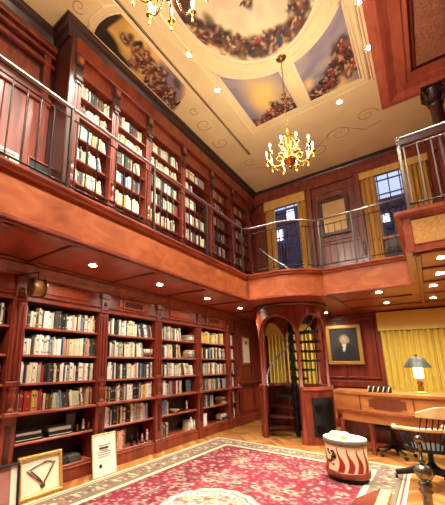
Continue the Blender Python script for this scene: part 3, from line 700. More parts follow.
def visarea(b):
    ps = [proj((b['xf'], b['y'] + (b['h'] if b['flat'] else b['t']) * u, b['z'] + (b['t'] if b['flat'] else b['h']) * v)) for u in (0, 1) for v in (0, 1)]
    if any(p is None for p in ps): return 0
    x, y = sum(p[0] for p in ps) / 4, sum(p[1] for p in ps) / 4
    if not (1 < x < 444 and 1 < y < 504): return 0
    return abs((ps[2][0] - ps[0][0]) * (ps[1][1] - ps[0][1]) - (ps[2][1] - ps[0][1]) * (ps[1][0] - ps[0][0]))
# number from the left on every shelf
from collections import defaultdict
rows = defaultdict(list)
for b in books: rows[(b['case'], b['shelf'], b['flat'])].append(b)
for L in rows.values():
    if L[0]['flat']: L.sort(key=lambda b: -b['z'])
    else: L.sort(key=lambda b: b['y'])
    for k, b in enumerate(L): b['n'] = k
for b in books: b['a'] = visarea(b)
books.sort(key=lambda b: -b['a'])
solo, rest = books[:300], [b for b in books[300:] if b['a'] > 0 or b['case'] == 0]
matl = lambda c: ['bk_' + c, 'pages', 'bk_black' if c in ('cream', 'white', 'ivory', 'pale green', 'grey', 'tan', 'pink', 'blue', 'yellow') else 'bk_tan']
for b in solo:
    mb = MB(); book_geo(mb, b, (0, 1, 2)); o = mb.build('book', matl(b['c']), fix=False)
    cn = LN[b['case']] if b['case'] < 10 else UN[b['case'] - 10]
    if b['flat']: l = f"{b['c']} book lying flat, {ORD[b['n']]} down its stack, {SN[b['shelf']]} shelf, {cn}"
    else: l = f"{'leaning ' if b['lean'] else ''}{b['c']} book, {ORD[b['n']]} from left, {SN[b['shelf']]} shelf, {cn}"
    tag(o, l, 'book', f"books on the {SN[b['shelf']]} shelf of the {cn}")
if rest:
    ml = []; idx = {}
    for c in names_: idx[c] = len(ml); ml.append('bk_' + c)
    ml.append('pages'); mb = MB()
    for b in rest: book_geo(mb, b, (idx[b['c']], len(ml) - 1, idx['black'] if b['c'] not in ('black', 'charcoal', 'brown') else idx['tan']))
    o = mb.build('book_rows', ml, fix=False); tag(o, 'remaining rows of small distant books on the upper and far shelves', 'books', kind='stuff')

# ================================================================== RAILINGS
def railing(name, path, zb, label, group, zt=4.27, step=.145, posts=(), low=.1, bm_='iron'):
    """path list of (x,y)"""
    t = thing('balcony_railing', (path[0][0], path[0][1], zb), label, 'railing', group)
    MB().tube([(x, y, zt) for x, y in path], .019, seg=8).build('handrail', ['railmetal'], t)
    MB().tube([(x, y, zt - .13) for x, y in path], .009, seg=6).build('upper_rail', [bm_], t)
    if bm_ != 'iron': MB().sweep(path, [(-.02, zt - .1), (.02, zt - .1), (.02, zt - .03), (-.02, zt - .03)]).build('top_beam', ['wdark'], t)
    MB().tube([(x, y, zb + low) for x, y in path], .011, seg=6).build('lower_rail', ['iron'], t)
    P = [Vector((x, y, 0)) for x, y in path]; acc = 0; nxt = step / 2; n = 0
    for i in range(len(P) - 1):
        L = (P[i + 1] - P[i]).length
        while nxt <= acc + L:
            q = P[i].lerp(P[i + 1], (nxt - acc) / L); n += 1
            if n <= 95: MB().box(q.x - .006, q.x + .006, q.y - .006, q.y + .006, zb + low, zt - .13).build('baluster', [bm_], t)
            nxt += step
        acc += L
    for (x, y) in posts: MB().box(x - .018, x + .018, y - .018, y + .018, zb, zt - .01, 0, .004).ball((x, y, zt + .0), .024).build('post', [('bronze' if bm_ != 'iron' else 'postdark')], t)
    return t
railing('r', [(-2.76, -.6), (-2.76, 5.86)], 3.25, 'long iron railing with polished handrail along the left gallery edge', 'gallery railings', zt=4.29, posts=[(-2.76, y) for y in (.3, 1.72, 3.1, 4.5, 5.86)])
railing('r', [(-2.76, 5.88), (-2.55, 5.96), (-2.22, 5.97)] + [(-2.2 + .88 * cos(a), 6.85 + .88 * sin(a)) for a in [(-82 + k * 8) * PI / 180 for k in range(7)]] + [(-1.4, 6.42)], 3.25, 'curved iron railing section bulging in front of the spiral stair', 'gallery railings', step=.11, posts=[(-1.38, 6.42)])
railing('r', [(-1.38, 6.4), (-.02, 6.34)], 3.25, 'straight iron railing section across the back gallery before the gilt mirror', 'gallery railings', step=.115, posts=[(-.8, 6.375)])
railing('r', [(.04, 6.3), (.04, 4.46), (2.4, 4.46)], 3.25, 'iron railing on the projecting gallery corner with pale burl panel', 'gallery railings', zt=4.23, step=.13, posts=[(.04, 4.46), (1.3, 4.46)], bm_='railmetal')

# ================================================================== BACK WALL: windows, curtains, pictures
def wave(mb, x0, x1, z0, z1, y, amp, folds, th=.012, n=8):
    N = int(folds * n); vs = []; g = random.Random(int(x0 * 100) + 500)
    ph = [g.uniform(-.4, .4) for _ in range(int(folds) + 2)]
    for k in range(N + 1):
        u = k / N; x = x0 + (x1 - x0) * u; a = u * folds * 2 * PI + ph[int(u * folds)] * .6
        yy = y + amp * cos(a); 
        for (dy, z) in ((0, z0), (0, z1), (th, z1), (th, z0)): vs.append((x, yy + dy, z))
    fs = [(k * 4 + q, (k + 1) * 4 + q, (k + 1) * 4 + (q + 1) % 4, k * 4 + (q + 1) % 4) for k in range(N) for q in range(4)]
    fs += [(0, 1, 2, 3), (N * 4 + 3, N * 4 + 2, N * 4 + 1, N * 4)]
    mb.add(vs, fs, 0, False); return mb
def curtain(x0, x1, z0, z1, y, label, mat='silk', folds=None, group='gold curtains'):
    o = wave(MB(), x0, x1, z0, z1, y, .055, folds or max(2, round((x1 - x0) / .105))).build('curtain', [mat]); tag(o, label, 'curtain', group)
def valance(x0, x1, z0, z1, y, label, mat='silk'):
    mb = MB().box(x0, x1, y - .1, y, z0, z1, 0, .012).box(x0 - .005, x1 + .005, y - .108, y, z0, z0 + .02, 0, .004)
    tag(mb.build('valance', [mat]), label, 'valance', 'gold valances')
yb = YB
valance(-3.72, -2.28, 2.3, 2.74, yb - .02, 'gold valance behind the spiral stair arches')
curtain(-3.68, -2.32, .9, 2.3, yb - .09, 'yellow gathered curtain seen through the spiral stair arches')
valance(-.9, 1.1, 2.28, 2.73, yb - .02, 'plain gold valance above the desk lamp')
curtain(-.87, .12, .2, 2.28, yb - .09, 'yellow gathered curtain directly behind the desk lamp')
curtain(.13, 1.08, .2, 2.28, yb - .09, 'yellow gathered curtain at the right edge behind the desk')
# upper left window
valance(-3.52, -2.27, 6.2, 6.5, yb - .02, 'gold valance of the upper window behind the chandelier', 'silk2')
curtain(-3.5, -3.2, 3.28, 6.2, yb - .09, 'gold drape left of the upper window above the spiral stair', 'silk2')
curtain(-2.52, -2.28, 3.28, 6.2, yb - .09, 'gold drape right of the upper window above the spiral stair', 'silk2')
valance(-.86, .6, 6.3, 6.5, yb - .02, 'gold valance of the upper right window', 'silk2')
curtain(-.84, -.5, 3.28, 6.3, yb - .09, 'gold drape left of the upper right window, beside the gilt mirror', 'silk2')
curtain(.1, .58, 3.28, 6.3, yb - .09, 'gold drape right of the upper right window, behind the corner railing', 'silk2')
def window(n, x0, x1, z0, z1, nx, nz):
    mb = MB(); f = .045
    mb.box(x0, x0 + f, YB + .03, YB + .09, z0, z1).box(x1 - f, x1, YB + .03, YB + .09, z0, z1).box(x0, x1, YB + .03, YB + .09, z0, z0 + f).box(x0, x1, YB + .03, YB + .09, z1 - f, z1)
    for k in range(1, nx): x = x0 + (x1 - x0) * k / nx; mb.box(x - .012, x + .012, YB + .04, YB + .07, z0, z1)
    for k in range(1, nz): z = z0 + (z1 - z0) * k / nz; mb.box(x0, x1, YB + .04, YB + .07, z - .014, z + .014)
    o = mb.build('window_%d' % n, ['wdark'], origin=((x0 + x1) / 2, YB, z0)); o['kind'] = 'structure'
    MB().box(x0, x1, YB + .052, YB + .056, z0, z1).build('pane', ['glass'], o)
    MB().box(x0 - .05, x1 + .05, YB - .06, YB + .02, z0 - .05, z0, 0, .01).build('window_sill', ['ledge'], o)
window(1, *OP[0], 4, 7); window(2, *OP[1], 5, 5)
# radiator grille cabinet below upper right window
mb = MB().box(-.5, .1, YB - .16, YB - .001, 3.25, 4.5, 0, .01)
for k in range(10): mb.box(-.46 + k * .055, -.43 + k * .055, YB - .17, YB - .155, 3.4, 4.3, 1)
mb.box(-.53, .1, YB - .2, YB - .001, 4.5, 4.57, 2, .01)
tag(mb.build('radiator_cabinet', ['wdark', 'black', 'ledge']), 'dark slatted radiator cabinet under the upper right window', 'cabinet')
# exterior: trees and building at dusk
o = MB().box(-8, -1.6, 15, 16, -1, 9).build('building', ['brickw'], origin=(-5, 15, -1)); tag(o, 'dusky purple building outside the upper left window', 'building')
mb = MB()
for (x, z) in ((-4.6, 8.3), (-4.0, 8.5), (-5.2, 7.4)): mb.box(x, x + .35, 14.97, 15.0, z, z + .55)
mb.build('lit_window', ['litwin'], o)
o2 = MB().box(-1.2, 4, 17, 18, -1, 9.1).build('building', ['brickw'], origin=(1, 17, -1)); tag(o2, 'dusky purple building outside the upper right window', 'building')
mb = MB()
for (x, z) in ((-.9, 7.9), (.2, 7.8)): mb.box(x, x + .3, 16.97, 17.0, z, z + .4)
for (x, z) in ((-.6, 6.6), (.05, 7.0)): mb.box(x, x + .25, 16.97, 17.0, z, z + .4)
mb.build('lit_window', ['litwin'], o2)
def tree(x, y, seed, label):
    g = random.Random(seed); mb = MB()
    def br(p, d, L, r, n):
        q = p + d * L; mid = p.lerp(q, .5) + Vector((g.uniform(-.1, .1), 0, g.uniform(-.1, .1))) * L
        mb.tube([p, mid, q], [r, r * .8, r * .6], seg=5)
        if n > 0:
            for k in range(3):
                a = g.uniform(-.9, .9); nd = Vector((d.x * cos(a) - d.z * sin(a), d.y + g.uniform(-.3, .3), d.x * sin(a) + d.z * cos(a))).normalized(); br(q, nd, L * .72, r * .6, n - 1)
    br(Vector((x, y, -1)), Vector((0, 0, 1)), 5.4, .14, 0); br(Vector((x, y, 4.3)), Vector((.1, 0, 1)).normalized(), 1.0, .07, 4)
    tag(mb.build('tree', ['bark']), label, 'tree', 'bare trees outside')
tree(-.15, 12.5, 2, 'bare dark tree branches outside the upper right window'); tree(-3.9, 13, 8, 'bare dark tree outside the window above the spiral stair')

# frames on back wall
def frame_y(name, x0, x1, z0, z1, y, fw, mats, inner, label, cat, parent=None, depth=.04):
    t = thing(name, ((x0 + x1) / 2, y, z0), label, cat)
    mb = MB()
    # mitred frame profile via closed sweep in xz: build four bevelled bars
    mb.box(x0, x1, y - depth, y, z0, z0 + fw, 0, .01).box(x0, x1, y - depth, y, z1 - fw, z1, 0, .01).box(x0, x0 + fw, y - depth, y, z0 + fw, z1 - fw, 0, .01).box(x1 - fw, x1, y - depth, y, z0 + fw, z1 - fw, 0, .01)
    mb.build('frame', [mats], t)
    if inner: MB().box(x0 + fw, x1 - fw, y - .012, y - .002, z0 + fw, z1 - fw).build(inner[0], [inner[1]], t)
    return t
t = frame_y('portrait_painting', -2.08, -1.27, 1.49, 2.48, YB - .035, .085, 'goldframe', None, 'gilt framed portrait of grey-haired person in black coat on panelled wall', 'painting', depth=.05)
a = canvas(64, 80, (40, 32, 26))
for k in range(20): blob(a, random.uniform(0, 64), random.uniform(0, 80), 14, 12, 0, random.choice([(46, 38, 28), (34, 28, 24), (54, 42, 30)]), .8, .6)
blob(a, 34, 64, 25, 26, 0, (22, 19, 20), .15); blob(a, 34, 46, 15, 7, 0, (22, 19, 20), .2)
blob(a, 32, 27, 9.5, 10.5, 0, (150, 138, 116), .3); blob(a, 40, 29, 3.5, 6.5, 0, (136, 126, 106), .3); blob(a, 31, 29.5, 6, 9, 0, (190, 138, 104), .2); blob(a, 31, 33, 3.5, 1, 0, (150, 84, 68), .3)
blob(a, 28, 27, 1.6, 1, 0, (60, 40, 34), .3); blob(a, 34.5, 27, 1.6, 1, 0, (60, 40, 34), .3); blob(a, 31, 30.5, 1.2, 2.2, 0, (170, 118, 90), .3)
blob(a, 31, 48, 2.6, 8, .15, (200, 192, 176), .3); blob(a, 31, 41, 4.5, 2, 0, (206, 198, 182), .3)
grid_paint('canvas', 48, 60, lambda u, v: (-2.0 + .65 * u, YB - .05, 2.4 - .83 * v), lambda u, v: (u, v), a, t)
MB().box(-2.005, -1.345, YB - .048, YB - .04, 1.56, 2.41).build('backing', ['black'], t)
MB().box(-1.99, -1.8, YB - .08, YB - .01, 2.56, 2.58, 0, .005).build('picture_light', ['brass'], t)
t = frame_y('wall_mirror', -1.94, -1.17, 4.95, 6.06, YB - .035, .1, 'wdark', ('mirror_glass', 'mirror'), 'dark framed golden mirror on the upper back wall', 'mirror', depth=.06)
MB().box(-1.75, -1.36, YB - .16, YB - .06, 6.03, 6.07, 0, .01).box(-1.57, -1.54, YB - .1, YB - .03, 6.0, 6.05).build('picture_light', ['oldbrass'], t)
# wall sconce right of mirror
t = thing('wall_sconce', (-.95, YB - .09, 4.2), 'small dark sconce on the pilaster right of the gold mirror', 'sconce')
MB().lathe([(.001, 0), (.03, .02), (.02, .06), (.035, .16), (.02, .3), (.04, .36), (.001, .42)], (-.93, YB - .14, 4.2), 12).build('body', ['bronze'], t)
MB().box(-.95, -.91, YB - .14, YB - .085, 4.3, 4.34).build('bracket', ['bronze'], t)
# upper right column
t = thing('wooden_column', (.72, 7.5, 3.21), 'dark wooden column with scrolled capital behind the gallery corner railing', 'column')
MB().lathe([(.16, 3.21), (.16, 3.3), (.12, 3.36), (.105, 3.5), (.1, 6.55)], (.76, 7.5, 0), 18).build('shaft', ['wdark'], t)
mb = MB().lathe([(.1, 6.5), (.13, 6.53), (.1, 6.56), (.12, 6.7), (.17, 6.86)], (.76, 7.5, 0), 18)
for sx in (-1, 1):
    for sy in (-1, 1):
        mb.tube([(.76 + sx * (.13 + .05 * cos(q)), 7.5 + sy * (.13 + .05 * cos(q)), 6.83 - .06 * sin(q) - .01 * q) for q in [k * .5 for k in range(10)]], .022, seg=6)
        for q in range(2): mb.tube([(.76 + sx * .1, 7.5 + sy * .04 * q, 6.58), (.76 + sx * .16, 7.5 + sy * .05 * q, 6.68), (.76 + sx * .2, 7.5 + sy * .05 * q, 6.72)], .02, seg=5)
mb.box(.56, .96, 7.3, 7.7, 6.87, 6.925, 0, .015); mb.build('capital', ['carved'], t)
MB().box(.9, 1.4, 7.32, 7.48, 3.21, 6.9, 0, .01).build('side_pier', ['wdark'], t)

# pictures on lower left wall end
t = thing('framed_document', (-3.93, 8.3, 1.5), 'narrow framed document hung on the panelled wall left of the spiral stair', 'picture')
mb = MB().box(-3.945, -3.915, 8.02, 8.5, 1.47, 2.25, 0, .01); mb.build('frame', ['shelf'], t)
MB().box(-3.918, -3.911, 8.07, 8.45, 1.53, 2.19).build('document', ['paper'], t)
MB().box(-3.915, -3.908, 8.2, 8.32, 2.02, 2.1).build('red_seal', ['flame'], t)

# ================================================================== LEFT GALLERY LEANING FRAMES
def lean_frame(name, yc, w_, h, x, z, label, mf, inner, cat='picture', tilt=.12, fw=.05, ang=0, th=.035, deco=None):
    t = thing(name, (x, yc, z), label, cat)
    P = []
    def put(mb, nm, mats):
        def f(p):  # local: p.x depth towards room, p.y width, p.z height
            q = Vector((p.x - p.z * sin(tilt), p.y, p.z * cos(tilt) + .5 * th * sin(tilt) + .002)); y = q.y * cos(ang) - q.x * -sin(ang) * 0
            X, Y = q.x * cos(ang) - q.y * sin(ang), q.x * sin(ang) + q.y * cos(ang); return Vector((x + X, yc + Y, z + q.z))
        mb.xf(f); return mb.build(nm, mats, t)
    a = w_ / 2
    put(MB().box(0, th, -a, a, 0, fw, 0, .006).box(0, th, -a, a, h - fw, h, 0, .006).box(0, th, -a, -a + fw, fw, h - fw, 0, .006).box(0, th, a - fw, a, fw, h - fw, 0, .006), 'frame', [mf])
    put(MB().box(0, .012, -a + fw, a - fw, fw, h - fw), 'mount', [inner])
    if deco: deco(put)
    return t
def ornate(put): 
    mb = MB()
    for (a, b_) in ((.13, .02), (.08, .02)):
        mb.box(.012, .03, -a, a, .165 - a * .6, .165 - a * .6 + b_).box(.012, .03, -a, a, .165 + a * .6 - b_, .165 + a * .6).box(.012, .03, -a, -a + b_, .165 - a * .6, .165 + a * .6).box(.012, .03, a - b_, a, .165 - a * .6, .165 + a * .6)
    put(mb, 'fretwork', ['iron'])
lean_frame('framed_picture', 1.5, .52, .33, -4.05, 3.98, 'pale frame with dark concentric border on the gallery, cut by left edge', 'mat', 'mat', deco=ornate)
lean_frame('framed_picture', 2.15, .5, .42, -4.08, 3.98, 'wood framed dark picture behind the left gallery railing, before the first bookcase', 'shelf', 'black', fw=.02)
t = thing('gallery_bench', (-4.15, 1.6, 3.23), 'low dark wooden bench on the gallery carrying two frames', 'bench')
MB().box(-4.33, -3.95, .4, 2.26, 3.9, 3.98, 0, .01).build('bench_top', ['wood'], t)
for y in (.45, 2.16):
    for x in (-4.31, -4.03): MB().box(x, x + .06, y, y + .06, 3.21, 3.9, 0, .005).build('leg', ['wood'], t)

# ================================================================== LOWER LEFT FRAMES
def medal(put):
    x = .02
    def strip(pts, r, nm, m): return put(MB().tube([(x, a_, b_) for a_, b_ in pts], r, seg=5), nm, [m])
    strip([(.02, .13), (-.07, .2), (-.17, .29), (-.1, .315), (.0, .34), (.08, .35), (.19, .33), (.12, .24), (.04, .13)], .008, 'ribbon', 'ribbon')
    strip([(.02, .14), (-.03, .2), (-.12, .285)], .007, 'ribbon', 'ribbon')
    strip([(-.06, .18), (-.16, .29), (-.1, .325), (.02, .345), (.18, .34), (.11, .25)], .006, 'ribbon', 'paper')
    put(MB().lathe([(.001, .006), (.026, .006), (.03, .002), (.03, -.004)], (x, .025, .105), 18, 0, 'x'), 'medal', ['oldbrass'])
lean_frame('medal_frame', 2.33, .56, .45, -3.79, 0, 'wide gold frame holding a medal on a ribbon, leaning on the floor', 'goldframe', 'mat', fw=.035, tilt=.16, th=.045, deco=medal)
def cert(put):
    put(MB().box(.012, .016, -.09, .07, .34, .365).box(.012, .016, -.11, .11, .385, .392).box(.012, .016, -.06, .06, .32, .325).box(.012, .016, -.12, .12, .3, .304).box(.012, .016, -.12, .12, .27, .274).box(.012, .016, -.12, .1, .24, .244), 'printed_text', ['ink'])
    put(MB().lathe([(.001, .006), (.022, .006), (.026, 0)], (.013, -.075, .13), 16, 0, 'x'), 'round_seal', ['iron'])
lean_frame('framed_certificate', 3.26, .43, .54, -3.74, 0, 'thin framed white certificate with round seal, leaning on the floor', 'maple', 'paper', fw=.014, tilt=.12, th=.02, deco=cert)
t = lean_frame('framed_picture', 1.62, .8, .44, -3.72, 0, 'large frame with pinkish mount and white edge at bottom left corner', 'black', 'pink', fw=.02, tilt=.1, th=.05, deco=lambda put: put(MB().box(.012, .02, .31, .38, .02, .42), 'white_border', ['paper']))

# ================================================================== SHELF CLUTTER
def laid_box(y0, y1, z, x, d, h, label, m):
    o = MB().box(x - d, x, y0, y1, z + .0005, z + h, 0, .004).box(x - .002, x + .002, y0 + .01, y1 - .01, z + h * .3, z + h * .4, 1).build('boxed_volume', [m, 'white']); tag(o, label, 'box', 'boxes lying on the fifth shelf')
z = .58
laid_box(2.06, 2.42, z, -3.98, .22, .07, 'black boxed volume lying at the left end of the shelf above medal frame', 'black')
laid_box(2.07, 2.4, z + .0715, -3.985, .2, .035, 'silver case on the black boxed volume above the medal frame', 'silver')
laid_box(2.5, 2.86, z, -3.98, .22, .06, 'black boxed volume lying in the shelf middle above the medal frame', 'black')
laid_box(2.5, 2.84, z + .0615, -3.985, .2, .05, 'grey silver case stacked in the shelf middle above the medal frame', 'silver')
t = thing('framed_photo', (-4.1, 2.93, .58), 'small dark framed photo standing behind the silver case', 'picture')
MB().box(-4.13, -4.11, 2.82, 3.0, .581, .84, 0, .006).build('frame', ['iron'], t); MB().box(-4.112, -4.105, 2.84, 2.98, .61, .81).build('photo', ['charcoal' if 'charcoal' in M else 'bk_charcoal'], t)
def figurine(x, y, z, h, label, m, seed=0):
    g = random.Random(seed); t = thing('figurine', (x, y, z), label, 'figurine')
    MB().lathe([(.001, 0), (.03, .001), (.03, .015), (.018, .02)], (x, y, z + .0005), 12).build('base', ['black'], t)
    MB().lathe([(.016, .018), (.024, h * .3), (.014, h * .5), (.024, h * .65), (.02, h * .74), (.008, h * .78), (.016, h * .85), (.016, h * .93), (.001, h)], (x, y, z), 12).build('body', [m], t)
figurine(-4.02, 3.06, .58, .16, 'small pale figurine beside the dark framed photo', 'mat'); figurine(-4.0, 3.14, .58, .12, 'small bronze figurine at the right end of the medal bookcase shelf', 'oldbrass')
figurine(-4.0, 2.95, .58, .1, 'tiny bronze figurine in front of the dark framed photo', 'oldbrass')
for q, (y, c, l) in enumerate(((2.75, 'black', 'black low box on the bottom shelf behind the medal frame'), (2.95, 'charcoal', 'charcoal low box on the bottom shelf beside the certificate'))):
    for k in range(2):
        o = MB().box(-4.2, -3.99, y - .12, y + .1 - k * .03, .2005 + k * .046, .245 + k * .046, 0, .004).build('storage_box', ['bk_' + c]); tag(o, l.replace('low', 'upper' if k else 'lower'), 'box', 'boxes behind the medal frame')
# bay 2 bottom shelf: ornaments
for (y, h, l, m) in ((4.05, .17, 'dark ornament on the bottom shelf right of the red binders', 'iron'), (4.18, .2, 'tall dark figurine on the bottom shelf of the certificate bookcase', 'iron'), (4.3, .14, 'pale figurine on the bottom shelf of the certificate bookcase', 'pink'), (4.42, .2, 'rightmost figurine on the bottom shelf of the certificate bookcase', 'bk_pink')):
    figurine(-4.02, y, .2, h, l, m)
# bay 3 : bowl and blue upright
t = thing('decorative_bowl', (-4.02, 5.15, .58), 'shallow pale bowl on the fifth shelf of the third lower bookcase', 'bowl')
MB().lathe([(.03, 0), (.04, .01), (.1, .06), (.105, .065), (.095, .062), (.03, .014)], (-4.03, 5.2, .581), 18).build('body', ['mat'], t)
o = MB().box(-4.12, -4.1, 5.7, 5.88, .931, 1.17, 0, .004).build('blue_folder', ['bk_blue']); tag(o, 'pale blue folder standing at the right end of the counter shelf', 'folder')
figurine(-4.02, 5.6, .58, .2, 'white vase-like figurine on the fifth shelf of the third lower bookcase', 'white'); figurine(-4.02, 5.75, .2, .24, 'white figurine on the bottom shelf of the third lower bookcase', 'white')
figurine(-4.02, 5.4, .93, .16, 'dark bust on the counter shelf of the third lower bookcase', 'iron')
# round brass fixture on pilaster
t = thing('wall_clock', (-3.7, 2.0, 2.3), 'round brass drum-shaped clock hung on a bracket at the first pilaster', 'clock')
cx, cy, cz = -3.68, 2.0, 2.42
def rotz(mb, a=-.1): return mb.xf(lambda p: Vector((cx + (p.x - cx) * cos(a) - (p.y - cy) * sin(a), cy + (p.x - cx) * sin(a) + (p.y - cy) * cos(a), p.z)))
rotz(MB().lathe([(.1, -.08), (.105, -.07), (.098, -.06), (.098, .06), (.105, .07), (.1, .08)], (cx, cy, cz), 24, 0, 'y')).build('case', ['amber'], t)
rotz(MB().lathe([(.098, -.085), (.118, -.083), (.12, -.065), (.1, -.06)], (cx, cy, cz), 24, 0, 'y').lathe([(.098, .085), (.118, .083), (.12, .065), (.1, .06)], (cx, cy, cz), 24, 0, 'y')).build('rim', ['oldbrass'], t)
rotz(MB().lathe([(.001, -.078), (.099, -.078)], (cx, cy, cz), 24, 0, 'y')).build('dial', ['maple'], t)
MB().tube([(cx, cy, cz + .1), (cx, cy, cz + .2), (XF, cy - .05, cz + .2)], .008, seg=6).build('bracket', ['iron'], t)

# ================================================================== SPIRAL STAIR KIOSK
D2 = PI / 180
t = thing('stair_enclosure', (SC[0], SC[1], 0), 'round mahogany stair enclosure with arched openings under the gallery', 'stair enclosure')
AC = [-137, -62, -5, 58, 120, 172]; R0, R1 = .66, .73
for i, a in enumerate(AC):
    p = (SC[0] + .7 * cos(a * D2), SC[1] + .7 * sin(a * D2))
    z0 = 0
    MB().lathe([(.06, 0), (.06, .2), (.048, .22), (.045, 1.0), (.055, 1.02), (.055, 1.08), (.036, 1.1), (.034, 2.0), (.05, 2.04), (.05, 2.1)], (p[0], p[1], 0), 14).build('column', ['woodv'], t)
for i in range(6):
    a0, a1 = AC[i], AC[(i + 1) % 6] + (360 if i == 5 else 0)
    arch = lambda u: 2.0 + .5 * math.sqrt(max(0, 1 - (2 * u - 1) ** 2))
    MB().arcwall(SC, R0, R1, a0 * D2, a1 * D2, arch, lambda u: 2.7, 28).build('arch_header', ['wood'], t)
    MB().tube([(SC[0] + (R1 + .008) * cos((a0 + (a1 - a0) * k / 28) * D2), SC[1] + (R1 + .008) * sin((a0 + (a1 - a0) * k / 28) * D2), arch(k / 28) + .02) for k in range(29)], .014, seg=6).build('arch_moulding', ['ledge'], t)
    if i != 0:
        q = MB().arcwall(SC, R0, R1, a0 * D2, a1 * D2, lambda u: 0, lambda u: 1.0, 14).arcwall(SC, R0 - .02, R1 + .03, a0 * D2, a1 * D2, lambda u: 1.0, lambda u: 1.06, 14, 1).arcwall(SC, R0, R1 + .02, a0 * D2, a1 * D2, lambda u: 0, lambda u: .16, 14).build('parapet', ['wood' if i in (1, 5) else 'wdark', 'ledge'], t)  # rear parapets in deeper mahogany: interior shade put into the colour
        da = (a1 - a0) * .15
        if i == 1:
            dd = MB().arcwall(SC, R1, R1 + .03, (a0 + 14) * D2, (a1 - 3) * D2, lambda u: .14, lambda u: .86, 14).build('dark_door', ['black'], t)
            for zz in (.3, .68): MB().arcwall(SC, R1 + .03, R1 + .07, (a0 + 17) * D2, (a0 + 27) * D2, lambda u: zz - .05, lambda u: zz + .05, 3).build('pull', ['iron'], dd)
        else: MB().arcwall(SC, R1, R1 + .012, (a0 + da) * D2, (a1 - da) * D2, lambda u: .25, lambda u: .9, 14).build('burl_panel', ['burl'], q)
MB().lathe([(.66, 2.7), (.74, 2.7), (.78, 2.72), (.8, 2.758), (.66, 2.758)], (SC[0], SC[1], 0), 40).build('cornice_ring', ['wdark'], t)
# spiral stair
t = thing('spiral_staircase', (SC[0], SC[1], 0), 'dark spiral staircase with curved handrail inside the round enclosure', 'staircase')
MB().cyl((SC[0], SC[1], 0), .045, 4.3, seg=14).build('central_pole', ['iron'], t)
for k in range(14):
    z = .2 * (k + 1); a = (205 - 22.5 * k) * D2; w_ = 14.5 * D2; pts = []
    poly_ = [(SC[0] + .045 * cos(a - w_), SC[1] + .045 * sin(a - w_)), (SC[0] + .6 * cos(a - w_), SC[1] + .6 * sin(a - w_)), (SC[0] + .61 * cos(a), SC[1] + .61 * sin(a)), (SC[0] + .6 * cos(a + w_), SC[1] + .6 * sin(a + w_)), (SC[0] + .045 * cos(a + w_), SC[1] + .045 * sin(a + w_))]
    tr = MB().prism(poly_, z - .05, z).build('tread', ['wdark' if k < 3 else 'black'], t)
    MB().box(SC[0] + .57 * cos(a) - .005, SC[0] + .57 * cos(a) + .005, SC[1] + .57 * sin(a) - .005, SC[1] + .57 * sin(a) + .005, z, z + .9).build('baluster', ['iron'], tr)
    MB().lathe([(.05, 0), (.075, .01), (.055, .1), (.05, .16)], (SC[0], SC[1], z - .03), 12).build('collar', ['iron'], tr)
pts = []
for q in range(90):
    k = q / 5 - .5
    if k > 17: break
    a = (205 - 22.5 * k) * D2; z = min(4.2, .2 * (k + 1) + .92); pts.append((SC[0] + .575 * cos(a), SC[1] + .575 * sin(a), z))
MB().tube(pts, .02, seg=8).build('handrail', ['railmetal'], t)

# ================================================================== DESK
t = thing('writing_desk', (-.15, 7.1, 0), 'large curved honey mahogany desk with burl inlay below the yellow curtain', 'desk')
X0, X1 = -1.53, 1.3
def fr(x): u = (x - (X0 + X1) / 2) / ((X1 - X0) / 2); return 6.55 + .38 * u * u
N = 24; xs_ = [X0 + (X1 - X0) * k / N for k in range(N + 1)]
def slab(z0, z1, ins, mi=0, dep=.95, end=0): 
    path = [(x, fr(x) + ins) for x in xs_]; path[0] = (X0 + end, path[0][1]); path[-1] = (X1 - end, path[-1][1])
    return MB().prism(path + [(X1 - end, 7.5), (X0 + end, 7.5)], z0, z1, mi)
slab(.985, 1.03, -.03).build('desktop', ['deskw'], t)
MB().sweep([(x, fr(x)) for x in xs_], [(0, .72), (0, .985), (-.03, .985), (-.03, .72)]).build('front_panel', ['deskw'], t)
MB().sweep([(x, fr(x)) for x in xs_], [(.035, .69), (.035, .72), (-.03, .72), (-.03, .69)]).build('bead_moulding', ['ledge'], t)
MB().sweep([(x, fr(x) + .03) for x in xs_ if X0 + .05 < x < X1 - .05], [(0, .52), (0, .69), (-.03, .69), (-.03, .52)]).build('apron', ['deskw'], t)
MB().box(X0, X0 + .03, fr(X0), 7.48, .52, .985).build('side_panel', ['deskw'], t); MB().box(X1 - .03, X1, fr(X1), 7.48, .52, .985).build('side_panel', ['deskw'], t)
mb = MB(); seg = [-.93 + .53 * k / 8 for k in range(9)]
prof = lambda h0, h1, o: [(o, h0), (o, h1), (-.0, h1), (-.0, h0)]
mb.sweep([(x, fr(x)) for x in seg], [(.006, .79), (.006, .92), (0, .92), (0, .79)]); mb.sweep([(x, fr(x)) for x in seg[1:-1]], [(.0065, .765), (.0065, .945), (0, .945), (0, .765)])
mb.build('burl_inlay', ['deskb'], t)
for x in (-1.07, -.3, .45): MB().sweep([(x - .006, fr(x)), (x + .006, fr(x))], [(.008, .73), (.008, .975), (0, .975), (0, .73)]).build('divider_bead', ['wdark'], t)
for (x, y) in ((X0 + .1, fr(X0 + .1) + .1), (X1 - .1, fr(X1 - .1) + .1), (X0 + .1, 7.4), (X1 - .1, 7.4), (-.95, fr(-.95) + .12), (.7, fr(.7) + .12)):
    MB().lathe([(.03, 0), (.04, .03), (.028, .06), (.03, .1), (.05, .36), (.035, .4), (.055, .44), (.055, .54)], (x, y, 0), 14).build('leg', ['wood'], t)
MB().box(X0 + .1, X1 - .1, 7.24, 7.28, .1, .6, 0, .01).build('modesty_panel', ['wood'], t)
